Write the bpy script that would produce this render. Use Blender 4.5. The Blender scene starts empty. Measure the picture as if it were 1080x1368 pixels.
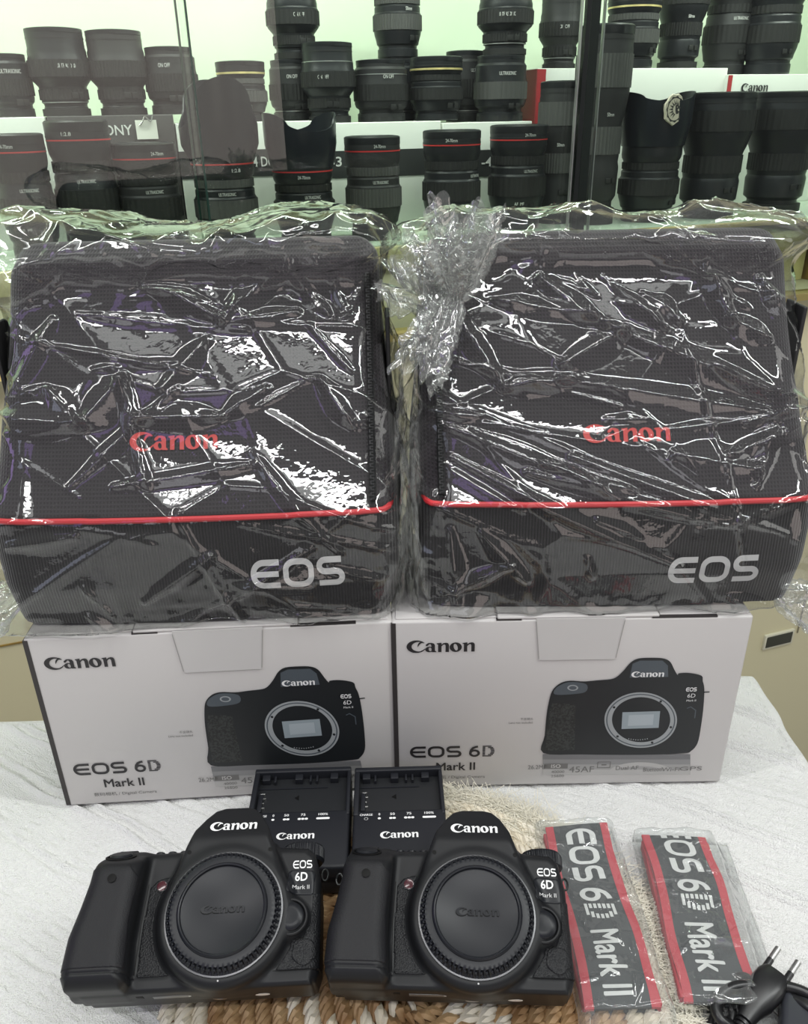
import bpy, bmesh, math, random
import numpy as np
import openvdb
from math import sin, cos, pi, radians, sqrt, atan2
from mathutils import Vector, Matrix
from mathutils.bvhtree import BVHTree
from mathutils.geometry import tessellate_polygon

SC = bpy.context.scene
COL = SC.collection

# ------------------------------------------------------------------ camera
FPX = 1082.0
PITCH, ROLL = radians(26.2), radians(1.04)
EYE = Vector((0, 0, 1.24))
fwd = Vector((0, cos(PITCH), -sin(PITCH)))
_r0 = Vector((1, 0, 0)); _u0 = Vector((0, sin(PITCH), cos(PITCH)))
rgt = _r0 * cos(ROLL) - _u0 * sin(ROLL)
upv = _u0 * cos(ROLL) + _r0 * sin(ROLL)
cam_data = bpy.data.cameras.new('camera')
cam_data.sensor_fit = 'VERTICAL'; cam_data.sensor_height = 36; cam_data.sensor_width = 28.42
cam_data.lens = FPX / 1368 * 36
cam_data.clip_start = 0.02
cam = bpy.data.objects.new('camera', cam_data); COL.objects.link(cam)
cam.matrix_world = Matrix(((rgt.x, upv.x, -fwd.x, EYE.x), (rgt.y, upv.y, -fwd.y, EYE.y), (rgt.z, upv.z, -fwd.z, EYE.z), (0, 0, 0, 1)))
SC.camera = cam

# ------------------------------------------------------------------ view, world, lights
SC.view_settings.view_transform = 'Standard'; SC.view_settings.look = 'None'
SC.view_settings.gamma = 1; SC.view_settings.exposure = 0.12
SC.view_settings.use_curve_mapping = False
SC.cycles.transparent_max_bounces = 32; SC.cycles.max_bounces = 10
SC.cycles.caustics_reflective = False; SC.cycles.caustics_refractive = False
SC.cycles.use_denoising = True

world = bpy.data.worlds.new('shop_interior_light'); SC.world = world
world.use_nodes = True
wt = world.node_tree; wt.nodes.clear()
def wn(t, **k):
    n = wt.nodes.new(t)
    for a, b in k.items(): setattr(n, a, b)
    return n
w_out = wn('ShaderNodeOutputWorld'); w_bg = wn('ShaderNodeBackground')
wt.links.new(w_bg.outputs[0], w_out.inputs[0])
w_tc = wn('ShaderNodeTexCoord')
w_sep = wn('ShaderNodeSeparateXYZ'); wt.links.new(w_tc.outputs['Generated'], w_sep.inputs[0])
w_map = wn('ShaderNodeMapRange'); w_map.inputs[1].default_value = -1; w_map.inputs[2].default_value = 1
wt.links.new(w_sep.outputs[2], w_map.inputs[0])
w_ramp = wn('ShaderNodeValToRGB'); wt.links.new(w_map.outputs[0], w_ramp.inputs[0])
cr = w_ramp.color_ramp
cr.elements[0].position = 0.0; cr.elements[0].color = (.07, .07, .065, 1)
cr.elements[1].position = 1.0; cr.elements[1].color = (.34, .35, .34, 1)
for p_, c_ in ((.45, (.10, .10, .10, 1)), (.56, (.15, .15, .155, 1)), (.72, (.22, .225, .22, 1))):
    e = cr.elements.new(p_); e.color = c_
w_last = w_ramp.outputs[0]
def patch(direction, ha, va, color, spin=0):
    """a bright or coloured rectangular area added to the world in a given direction"""
    global w_last
    w = Vector(direction).normalized()
    u = w.cross(Vector((0, 0, 1))) if abs(w.z) < .95 else w.cross(Vector((0, 1, 0)))
    u.normalize(); v = u.cross(w).normalized()
    u, v = u * cos(spin) + v * sin(spin), v * cos(spin) - u * sin(spin)
    def dot(a):
        n = wn('ShaderNodeVectorMath', operation='DOT_PRODUCT'); n.inputs[1].default_value = a
        wt.links.new(w_tc.outputs['Generated'], n.inputs[0]); return n.outputs['Value']
    def m(op, a, b):
        n = wn('ShaderNodeMath', operation=op)
        for i, x in enumerate((a, b)):
            if isinstance(x, (int, float)): n.inputs[i].default_value = x
            elif x is not None: wt.links.new(x, n.inputs[i])
        return n.outputs[0]
    dw = m('MAXIMUM', dot(w), 1e-4)
    a = m('LESS_THAN', m('ABSOLUTE', m('DIVIDE', dot(u), dw), None), math.tan(ha))
    b = m('LESS_THAN', m('ABSOLUTE', m('DIVIDE', dot(v), dw), None), math.tan(va))
    f = m('MULTIPLY', a, b)
    mx = wn('ShaderNodeMixRGB'); mx.inputs[2].default_value = (*color, 1)
    wt.links.new(f, mx.inputs[0]); wt.links.new(w_last, mx.inputs[1]); w_last = mx.outputs[0]
# unseen bright patches added to the world, reflected by the film and glass
patch((.05, -.62, 1), .34, .05, (3.2, 3.3, 3.2))
patch((-.5, -.45, 1), .05, .30, (2.8, 2.9, 2.9), .4)
patch((-1, -.5, .35), .20, .12, (1.3, 1.4, 1.8))
patch((-1, .15, .25), .10, .22, (1.1, .75, 1.7))
patch((-.35, -1, .75), .10, .16, (1.0, .7, 1.6), .3)
patch((1, -.35, .35), .16, .30, (2.4, 2.4, 2.3))
patch((.28, -.95, -.02), .22, .20, (1.9, 1.65, 1.55))
patch((-.25, -1, .25), .14, .12, (2.0, 2.0, 2.1))
wt.links.new(w_last, w_bg.inputs[0]); w_bg.inputs[1].default_value = .8

def area(name, loc, size, power, color=(1, 1, 1), target=None, sy=None):
    l = bpy.data.lights.new(name, 'AREA'); l.energy = power; l.color = color
    l.shape = 'RECTANGLE'; l.size = size; l.size_y = sy or size
    o = bpy.data.objects.new(name, l); COL.objects.link(o); o.location = loc
    d = (Vector(target) - Vector(loc)) if target else Vector((0, 0, -1))
    o.rotation_euler = d.to_track_quat('-Z', 'Y').to_euler()
    return o
area('ceiling_lamp', (-.95, .05, 2.55), .08, 9, (1, .99, .97), (-.1, .4, .75), 1.3)
area('ceiling_lamp', (1.05, .15, 2.45), .08, 15, (.97, 1, .98), (.2, .4, .75), 1.3)
area('ceiling_lamp', (.05, -.62, 2.6), 1.4, 11, (1, 1, .99), (0, .45, .8), .07)
area('ceiling_lamp', (.1, .72, 2.7), 1.3, 6, (1, 1, .98), (0, .5, .8), .08)

# ------------------------------------------------------------------ pixel helpers (lay-out of the place)
def ray(x, y): return fwd + rgt * ((x - 540) / FPX) - upv * ((y - 684) / FPX)
def hz(x, y, z):
    d = ray(x, y); return EYE + d * ((z - EYE.z) / d.z)
def hp(x, y, p, n):
    d = ray(x, y); return EYE + d * ((Vector(p) - EYE).dot(n) / d.dot(n))

# ------------------------------------------------------------------ materials
def mat(name, color=(.5, .5, .5), rough=.5, metal=0, spec=.5, bump=None, coat=0, colnoise=None, emit=None):
    m = bpy.data.materials.new(name); m.use_nodes = True
    t = m.node_tree; b = t.nodes['Principled BSDF']
    b.inputs['Base Color'].default_value = (*color, 1); b.inputs['Roughness'].default_value = rough
    b.inputs['Metallic'].default_value = metal; b.inputs['Specular IOR Level'].default_value = spec
    b.inputs['Coat Weight'].default_value = coat
    if emit: b.inputs['Emission Color'].default_value = (*emit[0], 1); b.inputs['Emission Strength'].default_value = emit[1]
    tc = t.nodes.new('ShaderNodeTexCoord')
    if bump:
        kind, scale, strength, dist = bump
        if kind == 'noise':
            x = t.nodes.new('ShaderNodeTexNoise'); x.inputs['Scale'].default_value = scale; x.inputs['Detail'].default_value = 4
            o = x.outputs[0]
        elif kind == 'leather':
            x = t.nodes.new('ShaderNodeTexVoronoi'); x.inputs['Scale'].default_value = scale; x.feature = 'SMOOTH_F1'
            o = x.outputs[0]
        elif kind == 'pebble':
            x = t.nodes.new('ShaderNodeTexVoronoi'); x.inputs['Scale'].default_value = scale; x.feature = 'F1'
            o = x.outputs[0]; strength = -strength
        elif kind == 'knit':
            x = t.nodes.new('ShaderNodeTexWave'); x.inputs['Scale'].default_value = scale; x.inputs['Distortion'].default_value = 1
            o = x.outputs[0]
        t.links.new(tc.outputs['Object'], x.inputs['Vector'])
        bm_ = t.nodes.new('ShaderNodeBump'); bm_.inputs['Strength'].default_value = abs(strength); bm_.invert = strength < 0; bm_.inputs['Distance'].default_value = dist
        t.links.new(o, bm_.inputs['Height']); t.links.new(bm_.outputs[0], b.inputs['Normal'])
    if colnoise:
        scale, c2, lo, hi = colnoise
        x = t.nodes.new('ShaderNodeTexNoise'); x.inputs['Scale'].default_value = scale; x.inputs['Detail'].default_value = 3
        t.links.new(tc.outputs['Object'], x.inputs['Vector'])
        r = t.nodes.new('ShaderNodeMapRange'); r.inputs[1].default_value = lo; r.inputs[2].default_value = hi
        t.links.new(x.outputs[0], r.inputs[0])
        mx = t.nodes.new('ShaderNodeMixRGB'); mx.inputs[1].default_value = (*color, 1); mx.inputs[2].default_value = (*c2, 1)
        t.links.new(r.outputs[0], mx.inputs[0]); t.links.new(mx.outputs[0], b.inputs['Base Color'])
    return m

def clear_film(name, tint, gain, rough, haze=0.0, hazecol=(.9, .92, .9), bump=None, ior=1.5):
    m = bpy.data.materials.new(name); m.use_nodes = True
    t = m.node_tree; t.nodes.clear()
    N = t.nodes.new; L = t.links.new
    out = N('ShaderNodeOutputMaterial'); tr = N('ShaderNodeBsdfTransparent'); gl = N('ShaderNodeBsdfGlossy')
    tr.inputs[0].default_value = (*tint, 1); gl.inputs['Roughness'].default_value = rough
    fr = N('ShaderNodeFresnel'); ge = N('ShaderNodeNewGeometry')
    io = N('ShaderNodeMix'); io.inputs[2].default_value = ior; io.inputs[3].default_value = 1 / ior   # a thin sheet reflects alike from both faces
    L(ge.outputs['Backfacing'], io.inputs[0]); L(io.outputs[0], fr.inputs[0])
    mu = N('ShaderNodeMath'); mu.operation = 'MULTIPLY'; mu.inputs[1].default_value = gain; mu.use_clamp = True
    L(fr.outputs[0], mu.inputs[0])
    mx = N('ShaderNodeMixShader'); L(mu.outputs[0], mx.inputs[0]); L(gl.outputs[0], mx.inputs[2])
    base = tr.outputs[0]
    if haze:
        df = N('ShaderNodeBsdfDiffuse'); df.inputs[0].default_value = (*hazecol, 1)
        m2 = N('ShaderNodeMixShader'); m2.inputs[0].default_value = haze
        L(tr.outputs[0], m2.inputs[1]); L(df.outputs[0], m2.inputs[2]); base = m2.outputs[0]
    L(base, mx.inputs[1]); L(mx.outputs[0], out.inputs[0])
    if bump:
        tc = N('ShaderNodeTexCoord'); no = N('ShaderNodeTexNoise'); no.inputs['Scale'].default_value = bump[0]; no.inputs['Detail'].default_value = 3
        L(tc.outputs['Object'], no.inputs['Vector'])
        b = N('ShaderNodeBump'); b.inputs['Strength'].default_value = bump[1]; b.inputs['Distance'].default_value = bump[2]
        L(no.outputs[0], b.inputs['Height']); L(b.outputs[0], gl.inputs['Normal']); L(b.outputs[0], fr.inputs['Normal'])
    return m

def grid_fabric(name, color, sx, sz, strength, rough=.75):
    """dark fabric with a woven rib or grid: product of two fine waves"""
    m = bpy.data.materials.new(name); m.use_nodes = True
    t = m.node_tree; b = t.nodes['Principled BSDF']; N = t.nodes.new; L = t.links.new
    b.inputs['Roughness'].default_value = rough; b.inputs['Specular IOR Level'].default_value = .35
    b.inputs['Sheen Weight'].default_value = .25
    tc = N('ShaderNodeTexCoord'); sp = N('ShaderNodeSeparateXYZ'); L(tc.outputs['Object'], sp.inputs[0])
    hs = []
    for o, s in ((sp.outputs[0], sx), (sp.outputs[2], sz)):
        if not s: continue
        a = N('ShaderNodeMath'); a.operation = 'MULTIPLY'; a.inputs[1].default_value = s * 2 * pi; L(o, a.inputs[0])
        c = N('ShaderNodeMath'); c.operation = 'SINE'; L(a.outputs[0], c.inputs[0]); hs.append(c.outputs[0])
    h = hs[0]
    if len(hs) > 1:
        c = N('ShaderNodeMath'); c.operation = 'MAXIMUM'; L(hs[0], c.inputs[0]); L(hs[1], c.inputs[1]); h = c.outputs[0]
    r = N('ShaderNodeMapRange'); r.inputs[1].default_value = -1; r.inputs[2].default_value = 1; L(h, r.inputs[0])
    mx = N('ShaderNodeMixRGB'); mx.inputs[1].default_value = (*[c_ * .35 for c_ in color], 1); mx.inputs[2].default_value = (*color, 1)
    L(r.outputs[0], mx.inputs[0]); L(mx.outputs[0], b.inputs['Base Color'])
    bm_ = N('ShaderNodeBump'); bm_.inputs['Strength'].default_value = strength; bm_.inputs['Distance'].default_value = .0006
    L(r.outputs[0], bm_.inputs['Height']); L(bm_.outputs[0], b.inputs['Normal'])
    return m

M = {}
M['cream'] = mat('cream_lacquer', (.62, .58, .38), .45)
M['cream2'] = mat('yellow_edge_strip', (.60, .55, .25), .35)
M['frost'] = mat('pale_green_panel', (.62, .72, .56), .5)
M['brass'] = mat('brass_edge', (.75, .62, .25), .3, .8)
M['gold'] = mat('gold_card', (.45, .30, .08), .35, .5, colnoise=(9, (.10, .07, .03), .4, .6))
M['darkbrown'] = mat('dark_brown_card', (.05, .035, .02), .5)
M['blackmetal'] = mat('black_aluminium', (.012, .014, .014), .3, .2)
M['lens_black'] = mat('lens_black', (.014, .015, .017), .38)
M['lens_dark'] = mat('lens_satin', (.022, .022, .023), .5)
M['lens_rubber'] = mat('ribbed_rubber', (.016, .016, .016), .62)
M['lens_grey'] = mat('dusty_rubber', (.05, .05, .048), .7)
M['hood'] = mat('hood_black', (.010, .012, .016), .3)
M['red_ring'] = mat('red_ring', (.45, .03, .03), .4)
M['gold_ring'] = mat('gold_ring', (.8, .66, .3), .3, .6)
M['silver_ring'] = mat('silver_ring', (.45, .45, .45), .35, .8)
M['mark'] = mat('white_marking', (.62, .62, .60), .6)
M['orange'] = mat('orange_marking', (.8, .28, .05), .6)
M['box_white'] = mat('white_card', (.64, .66, .61), .55)
M['box_band'] = mat('black_printed_band', (.02, .022, .022), .5)
M['box_red'] = mat('red_card', (.36, .03, .035), .5)
M['box_grey'] = mat('dark_grey_card', (.045, .042, .042), .55)
M['paper'] = mat('white_paper', (.75, .75, .68), .7)
M['card'] = mat('pale_grey_card', (.565, .545, .535), .42, bump=('noise', 60, .02, .0005))
M['card_dark'] = mat('dark_card_edge', (.035, .03, .03), .55)
M['ink'] = mat('black_ink', (.02, .018, .02), .5)
M['ink_grey'] = mat('grey_ink', (.16, .155, .15), .55)
M['crease'] = mat('card_crease', (.33, .32, .31), .6)
M['print_body'] = mat('printed_camera_black', (.012, .014, .016), .45)
M['print_leather'] = mat('printed_leather', (.035, .038, .037), .5, colnoise=(700, (.012, .013, .013), .42, .58))
M['print_shine'] = mat('printed_dark_blue_grey', (.075, .09, .105), .45)
M['print_ring'] = mat('printed_silver_ring', (.33, .35, .36), .45)
M['print_sensor'] = mat('printed_sensor', (.30, .35, .38), .45)
M['print_white'] = mat('printed_white', (.8, .8, .8), .5)
M['cloth'] = None
M['cam_plastic'] = mat('camera_satin_black', (.0095, .0100, .0115), .44, bump=('noise', 2600, .10, .00012))
M['cam_smooth'] = mat('camera_smooth_black', (.010, .011, .014), .34)
M['cam_leather'] = mat('camera_leatherette', (.0095, .010, .0115), .46, bump=('pebble', 1000, .7, .0005))
M['cam_rubber'] = mat('grip_rubber', (.0105, .0105, .0125), .52, bump=('pebble', 1500, .4, .0003))
M['cap'] = mat('body_cap_plastic', (.0090, .0100, .0135), .38, bump=('noise', 3000, .08, .0001))
M['white_print'] = mat('white_lettering', (.85, .85, .85), .5)
M['grey_print'] = mat('grey_lettering', (.55, .55, .55), .5)
M['red_lamp'] = mat('dark_red_window', (.06, .008, .014), .2, coat=.5)
M['hole'] = mat('black_window', (.002, .002, .002), .55, spec=.2)
M['steel'] = mat('brushed_steel', (.45, .45, .44), .3, 1)
M['label_grey'] = mat('grey_label', (.16, .16, .16), .35, .3)
M['sticker'] = mat('white_sticker', (.8, .78, .74), .5)
M['charger'] = mat('charger_black', (.014, .015, .019), .45, bump=('noise', 2200, .10, .0001))
M['charger_recess'] = mat('charger_recess_black', (.008, .009, .011), .5)
M['bag_low'] = grid_fabric('ribbed_black_fabric', (.024, .022, .025), 480, 0, .6)
M['bag_up'] = grid_fabric('grid_black_fabric', (.026, .021, .026), 420, 420, .6)
M['bag_side'] = mat('black_nylon', (.014, .014, .015), .55)
M['piping'] = mat('red_piping', (.62, .035, .045), .4)
M['bag_red'] = mat('red_logo_print', (.55, .05, .045), .5)
M['bag_white'] = mat('white_logo_print', (.66, .66, .66), .5)
M['strap_red'] = mat('red_webbing', (.50, .03, .05), .6, bump=('noise', 1500, .5, .0004))
M['strap_grey'] = mat('charcoal_webbing', (.022, .027, .031), .65, bump=('noise', 1800, .5, .0004))
M['strap_thread'] = mat('silver_embroidery', (.68, .69, .67), .6, bump=('noise', 1500, .5, .0004))
M['cord'] = mat('black_cord_rubber', (.011, .011, .012), .32)
M['film'] = clear_film('wrapping_film', (.955, .96, .955), 2.0, .03, .008, bump=(90, .25, .0012))
M['film2'] = clear_film('crumpled_film', (.93, .94, .93), 3.2, .04, .11, bump=(160, .4, .0015))
M['pouch'] = clear_film('pouch_film', (.93, .94, .94), 1.5, .07, .08, bump=(70, .3, .001))
M['mount'] = mat('dull_mount_metal', (.12, .12, .125), .35, 1)
for k_ in ('cam_plastic', 'cam_smooth', 'cam_leather', 'cam_rubber', 'cap', 'charger', 'lens_black', 'lens_dark', 'lens_rubber', 'hood'):
    M[k_].node_tree.nodes['Principled BSDF'].inputs['Specular IOR Level'].default_value = .28 if k_ != 'cap' else .34
M['glass'] = clear_film('showcase_glass', (.93, .97, .94), .9, .0)
M['straw'] = mat('brown_straw', (.25, .135, .055), .6, bump=('noise', 500, .6, .0006), colnoise=(60, (.50, .34, .18), .40, .70))
M['straw2'] = mat('cream_cord', (.60, .53, .40), .75, bump=('noise', 500, .6, .0006), colnoise=(60, (.75, .70, .60), .35, .65))
M['fluff'] = mat('cream_fibre', (.86, .82, .70), .8)
M['floor'] = mat('grey_floor_tile', (.35, .34, .33), .4)
M['wall'] = mat('white_painted_wall', (.7, .7, .68), .8)
M['table'] = mat('white_table', (.6, .6, .6), .5)

# ------------------------------------------------------------------ mesh helpers
def link(o, parent=None):
    COL.objects.link(o)
    if parent is not None: o.parent = parent
    return o
def obj(name, verts, faces, material, parent=None, smooth=True, angle=None):
    me = bpy.data.meshes.new(name)
    me.from_pydata([tuple(v) for v in verts], [], [tuple(int(i) for i in f) for f in faces])
    me.materials.append(material)
    if smooth:
        me.polygons.foreach_set('use_smooth', [True] * len(me.polygons))
        if angle is not None: me.set_sharp_from_angle(angle=radians(angle))
    me.update()
    return link(bpy.data.objects.new(name, me), parent)
def thing(name, label, cat, loc=(0, 0, 0), rot=None, group=None):
    o = bpy.data.objects.new(name, None); COL.objects.link(o); o.empty_display_size = .02
    o.location = loc
    if rot is not None:
        if isinstance(rot, Matrix): o.rotation_euler = rot.to_euler()
        else: o.rotation_euler = rot
    o['label'] = label; o['category'] = cat
    if group: o['group'] = group
    return o
def tag(o, label, cat, group=None, kind=None):
    o['label'] = label; o['category'] = cat
    if group: o['group'] = group
    if kind: o['kind'] = kind
    return o
class MB:
    def __init__(s): s.v = []; s.f = []
    def add(s, v, f):
        n = len(s.v); s.v += [tuple(x) for x in v]; s.f += [tuple(i + n for i in q) for q in f]; return s
    def box(s, lo, hi, mtx=None, bev=0):
        bm = bmesh.new(); bmesh.ops.create_cube(bm, size=1)
        c = [(a + b) / 2 for a, b in zip(lo, hi)]; d = [b - a for a, b in zip(lo, hi)]
        for v in bm.verts: v.co = Vector((c[0] + v.co.x * d[0], c[1] + v.co.y * d[1], c[2] + v.co.z * d[2]))
        if bev: bmesh.ops.bevel(bm, geom=bm.edges[:], offset=bev, segments=3, profile=.5, affect='EDGES')
        if mtx is not None: bm.transform(mtx)
        bm.verts.index_update()
        s.add([v.co[:] for v in bm.verts], [[v.index for v in f.verts] for f in bm.faces]); bm.free(); return s
    def lathe(s, prof, n=48, mtx=None, mod=None, cap=True):
        """prof: (r, z) pairs; mod(i_profile, angle) -> radius change"""
        v = []; f = []
        for i, (r, z) in enumerate(prof):
            for k in range(n):
                a = 2 * pi * k / n; rr = r + (mod(i, a) if mod else 0)
                v.append(Vector((rr * cos(a), rr * sin(a), z)))
        for i in range(len(prof) - 1):
            for k in range(n):
                k2 = (k + 1) % n; f.append((i * n + k, i * n + k2, (i + 1) * n + k2, (i + 1) * n + k))
        if cap:
            f.append(tuple(reversed(range(n)))); f.append(tuple((len(prof) - 1) * n + k for k in range(n)))
        if mtx is not None: v = [mtx @ p for p in v]
        return s.add(v, f)
    def tube(s, pts, r, n=8, smooth=4, cap=True):
        P = [Vector(p) for p in pts]
        if smooth > 1 and len(P) > 2:
            Q = []
            for i in range(len(P) - 1):
                p0 = P[max(i - 1, 0)]; p1 = P[i]; p2 = P[i + 1]; p3 = P[min(i + 2, len(P) - 1)]
                for k in range(smooth):
                    t = k / smooth
                    Q.append(.5 * ((2 * p1) + (p2 - p0) * t + (2 * p0 - 5 * p1 + 4 * p2 - p3) * t * t + (3 * p1 - p0 - 3 * p2 + p3) * t ** 3))
            Q.append(P[-1]); P = Q
        v = []; f = []; ref = None
        for i, p in enumerate(P):
            t = (P[min(i + 1, len(P) - 1)] - P[max(i - 1, 0)])
            if t.length < 1e-9: t = Vector((0, 0, 1))
            t.normalize()
            if ref is None: ref = t.orthogonal().normalized()
            ref = (ref - t * ref.dot(t))
            ref = ref.normalized() if ref.length > 1e-6 else t.orthogonal().normalized()
            b = t.cross(ref)
            rr = r(i / (len(P) - 1)) if callable(r) else r
            for k in range(n):
                a = 2 * pi * k / n; v.append(p + (ref * cos(a) + b * sin(a)) * rr)
        for i in range(len(P) - 1):
            for k in range(n):
                k2 = (k + 1) % n; f.append((i * n + k, i * n + k2, (i + 1) * n + k2, (i + 1) * n + k))
        if cap: f.append(tuple(reversed(range(n)))); f.append(tuple((len(P) - 1) * n + k for k in range(n)))
        return s.add(v, f)
    def prism(s, poly, z0, z1, mtx=None):
        n = len(poly); v = [Vector((x, y, z0)) for x, y in poly] + [Vector((x, y, z1)) for x, y in poly]
        f = [tuple(reversed(range(n))), tuple(range(n, 2 * n))] + [(i, (i + 1) % n, n + (i + 1) % n, n + i) for i in range(n)]
        if mtx is not None: v = [mtx @ p for p in v]
        return s.add(v, f)
    def build(s, name, material, parent=None, smooth=True, angle=40, fn=None):
        v = [fn(p) for p in s.v] if fn else s.v
        return obj(name, v, s.f, material, parent, smooth, angle)

# signed distance tools, arrays in metres or millimetres as the caller likes
def sd_poly(px, py, poly):
    d = np.full(px.shape, 1e18); sgn = np.ones(px.shape); n = len(poly)
    for i in range(n):
        ax, ay = poly[i]; bx, by = poly[i - 1]
        ex, ey = bx - ax, by - ay; wx, wy = px - ax, py - ay
        t = np.clip((wx * ex + wy * ey) / (ex * ex + ey * ey + 1e-18), 0, 1)
        d = np.minimum(d, (wx - ex * t) ** 2 + (wy - ey * t) ** 2)
        c1 = py >= ay; c2 = py < by; c3 = ex * wy > ey * wx
        flip = (c1 & c2 & c3) | (~c1 & ~c2 & ~c3); sgn = np.where(flip, -sgn, sgn)
    return sgn * np.sqrt(d)
def extr(d2, w, r):
    """extrude a 2-D distance by the 1-D distance w, rounding r"""
    a = d2 + r; b = w + r
    return np.minimum(np.maximum(a, b), 0) + np.sqrt(np.maximum(a, 0) ** 2 + np.maximum(b, 0) ** 2) - r
def smin(a, b, k):
    h = np.clip(.5 + .5 * (b - a) / k, 0, 1); return b * (1 - h) + a * h - k * h * (1 - h)
def smax(a, b, k): return -smin(-a, -b, k)
def field(lo, hi, h):
    ax = [np.arange(l, u + h, h) for l, u in zip(lo, hi)]
    return np.meshgrid(*ax, indexing='ij')
def iso(val, lo, h, scale=1.0):
    g = openvdb.FloatGrid(1e3); a = np.ascontiguousarray(np.clip(val, -6 * h, 6 * h), dtype=np.float32)
    a = np.pad(a, 1, constant_values=6 * h)
    g.copyFromArray(a)
    pts, quads = g.convertToQuads(isovalue=0.0)
    pts = (pts - 1) * h + np.array(lo)
    v = pts * scale
    q = quads[:, ::-1].astype(int)
    # orientation from the signed volume
    a_, b_, c_ = v[q[:, 0]], v[q[:, 1]], v[q[:, 2]]; d_ = v[q[:, 3]]
    vol = np.einsum('ij,ij->i', a_, np.cross(b_, c_)).sum() + np.einsum('ij,ij->i', a_, np.cross(c_, d_)).sum()
    if vol < 0: q = q[:, ::-1]
    return v, q
def fast_obj(name, v, q, material, parent=None):
    me = bpy.data.meshes.new(name); nv, nq = len(v), len(q); k = q.shape[1]
    me.vertices.add(nv); me.vertices.foreach_set('co', np.ascontiguousarray(v, dtype=np.float32).ravel())
    me.loops.add(nq * k); me.loops.foreach_set('vertex_index', q.ravel().astype(np.int32))
    me.polygons.add(nq); me.polygons.foreach_set('loop_start', np.arange(0, nq * k, k, dtype=np.int32))
    me.polygons.foreach_set('use_smooth', np.ones(nq, dtype=bool))
    me.materials.append(material); me.update(calc_edges=True); me.validate()
    return link(bpy.data.objects.new(name, me), parent)
def bvh_of(o): 
    me = o.data
    return BVHTree.FromPolygons([v.co for v in me.vertices], [p.vertices for p in me.polygons])

# ------------------------------------------------------------------ lettering
def tess(outer, holes=()):
    loops = [[Vector((x, y, 0)) for x, y in l] for l in (outer, *holes)]
    tris = tessellate_polygon(loops)
    v = [p for l in loops for p in l]
    return [(p.x, p.y) for p in v], [tuple(t) for t in tris]
def ell(cx, cy, a, b, t0=0, t1=360, n=24, rot=0):
    out = []
    for i in range(n + (0 if t1 - t0 == 360 else 1)):
        t = radians(t0 + (t1 - t0) * i / n); x, y = a * cos(t), b * sin(t); r = radians(rot)
        out.append((cx + x * cos(r) - y * sin(r), cy + x * sin(r) + y * cos(r)))
    return out
def serif_word():
    """the camera maker's wordmark, bold wedge-serif letters, 1 unit x-height; returns shapes"""
    S = []
    def at(dx, shapes):
        for o, h in shapes: S.append(([(x + dx, y) for x, y in o], [[(x + dx, y) for x, y in k] for k in h]))
    C = ell(.86, .60, .86, .66, 50, 318, 40) + ell(1.10, .60, .66, .50, 306, 62, 30)
    beak = [(1.10, 1.22), (1.40, 1.14), (1.60, .98), (1.52, .94), (1.34, .98), (1.18, .86), (.96, .52), (.98, .80), (1.10, 1.02), (1.22, 1.06)]
    foot = [(1.28, .02), (1.50, .16), (1.68, .36), (1.60, .38), (1.42, .22), (1.24, .14)]
    at(0, [(C, []), (beak, []), (foot, [])])
    a = [(ell(.40, .29, .38, .29, 0, 360, 22), [ell(.46, .29, .13, .20, 0, 360, 14, 12)]),
         ([(.06, .70), (.10, .82), (.30, .97), (.58, .98), (.80, .90), (.88, .74), (.88, .16), (1.00, .06), (1.00, 0), (.64, 0), (.58, .08), (.56, .70), (.50, .84), (.38, .84), (.30, .72), (.16, .62)], [])]
    n = [([(0, .92), (.42, .98), (.42, 0), (.12, 0), (.12, .80), (0, .84)], []),
         ([(.42, .78), (.60, .93), (.82, .98), (1.0, .92), (1.08, .76), (1.08, .0), (.78, 0), (.78, .68), (.70, .80), (.58, .76), (.42, .60)], [])]
    oo = [(ell(.54, .49, .54, .50, 0, 360, 30), [ell(.54, .49, .17, .36, 0, 360, 18, 14)])]
    at(1.62, a); at(2.66, n); at(3.80, oo); at(4.94, n)
    return S, 6.02
def stroke(path, w, closed=False):
    """flat ribbon of constant width with mitred joins"""
    P = [Vector((x, y)) for x, y in path]; n = len(P); v = []; f = []
    for i in range(n):
        a = P[i - 1] if (i or closed) else None; b = P[(i + 1) % n] if (i < n - 1 or closed) else None
        d1 = (P[i] - a).normalized() if a is not None else None; d2 = (b - P[i]).normalized() if b is not None else None
        if d1 is None: d1 = d2
        if d2 is None: d2 = d1
        n1 = Vector((-d1.y, d1.x)); n2 = Vector((-d2.y, d2.x)); m = (n1 + n2)
        m = m.normalized() if m.length > 1e-6 else n1
        k = w / 2 / max(m.dot(n1), .5)
        v += [tuple(P[i] + m * k), tuple(P[i] - m * k)]
    for i in range(n if closed else n - 1):
        j = (i + 1) % n; f.append((2 * i, 2 * i + 1, 2 * j + 1, 2 * j))
    return v, f
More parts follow.
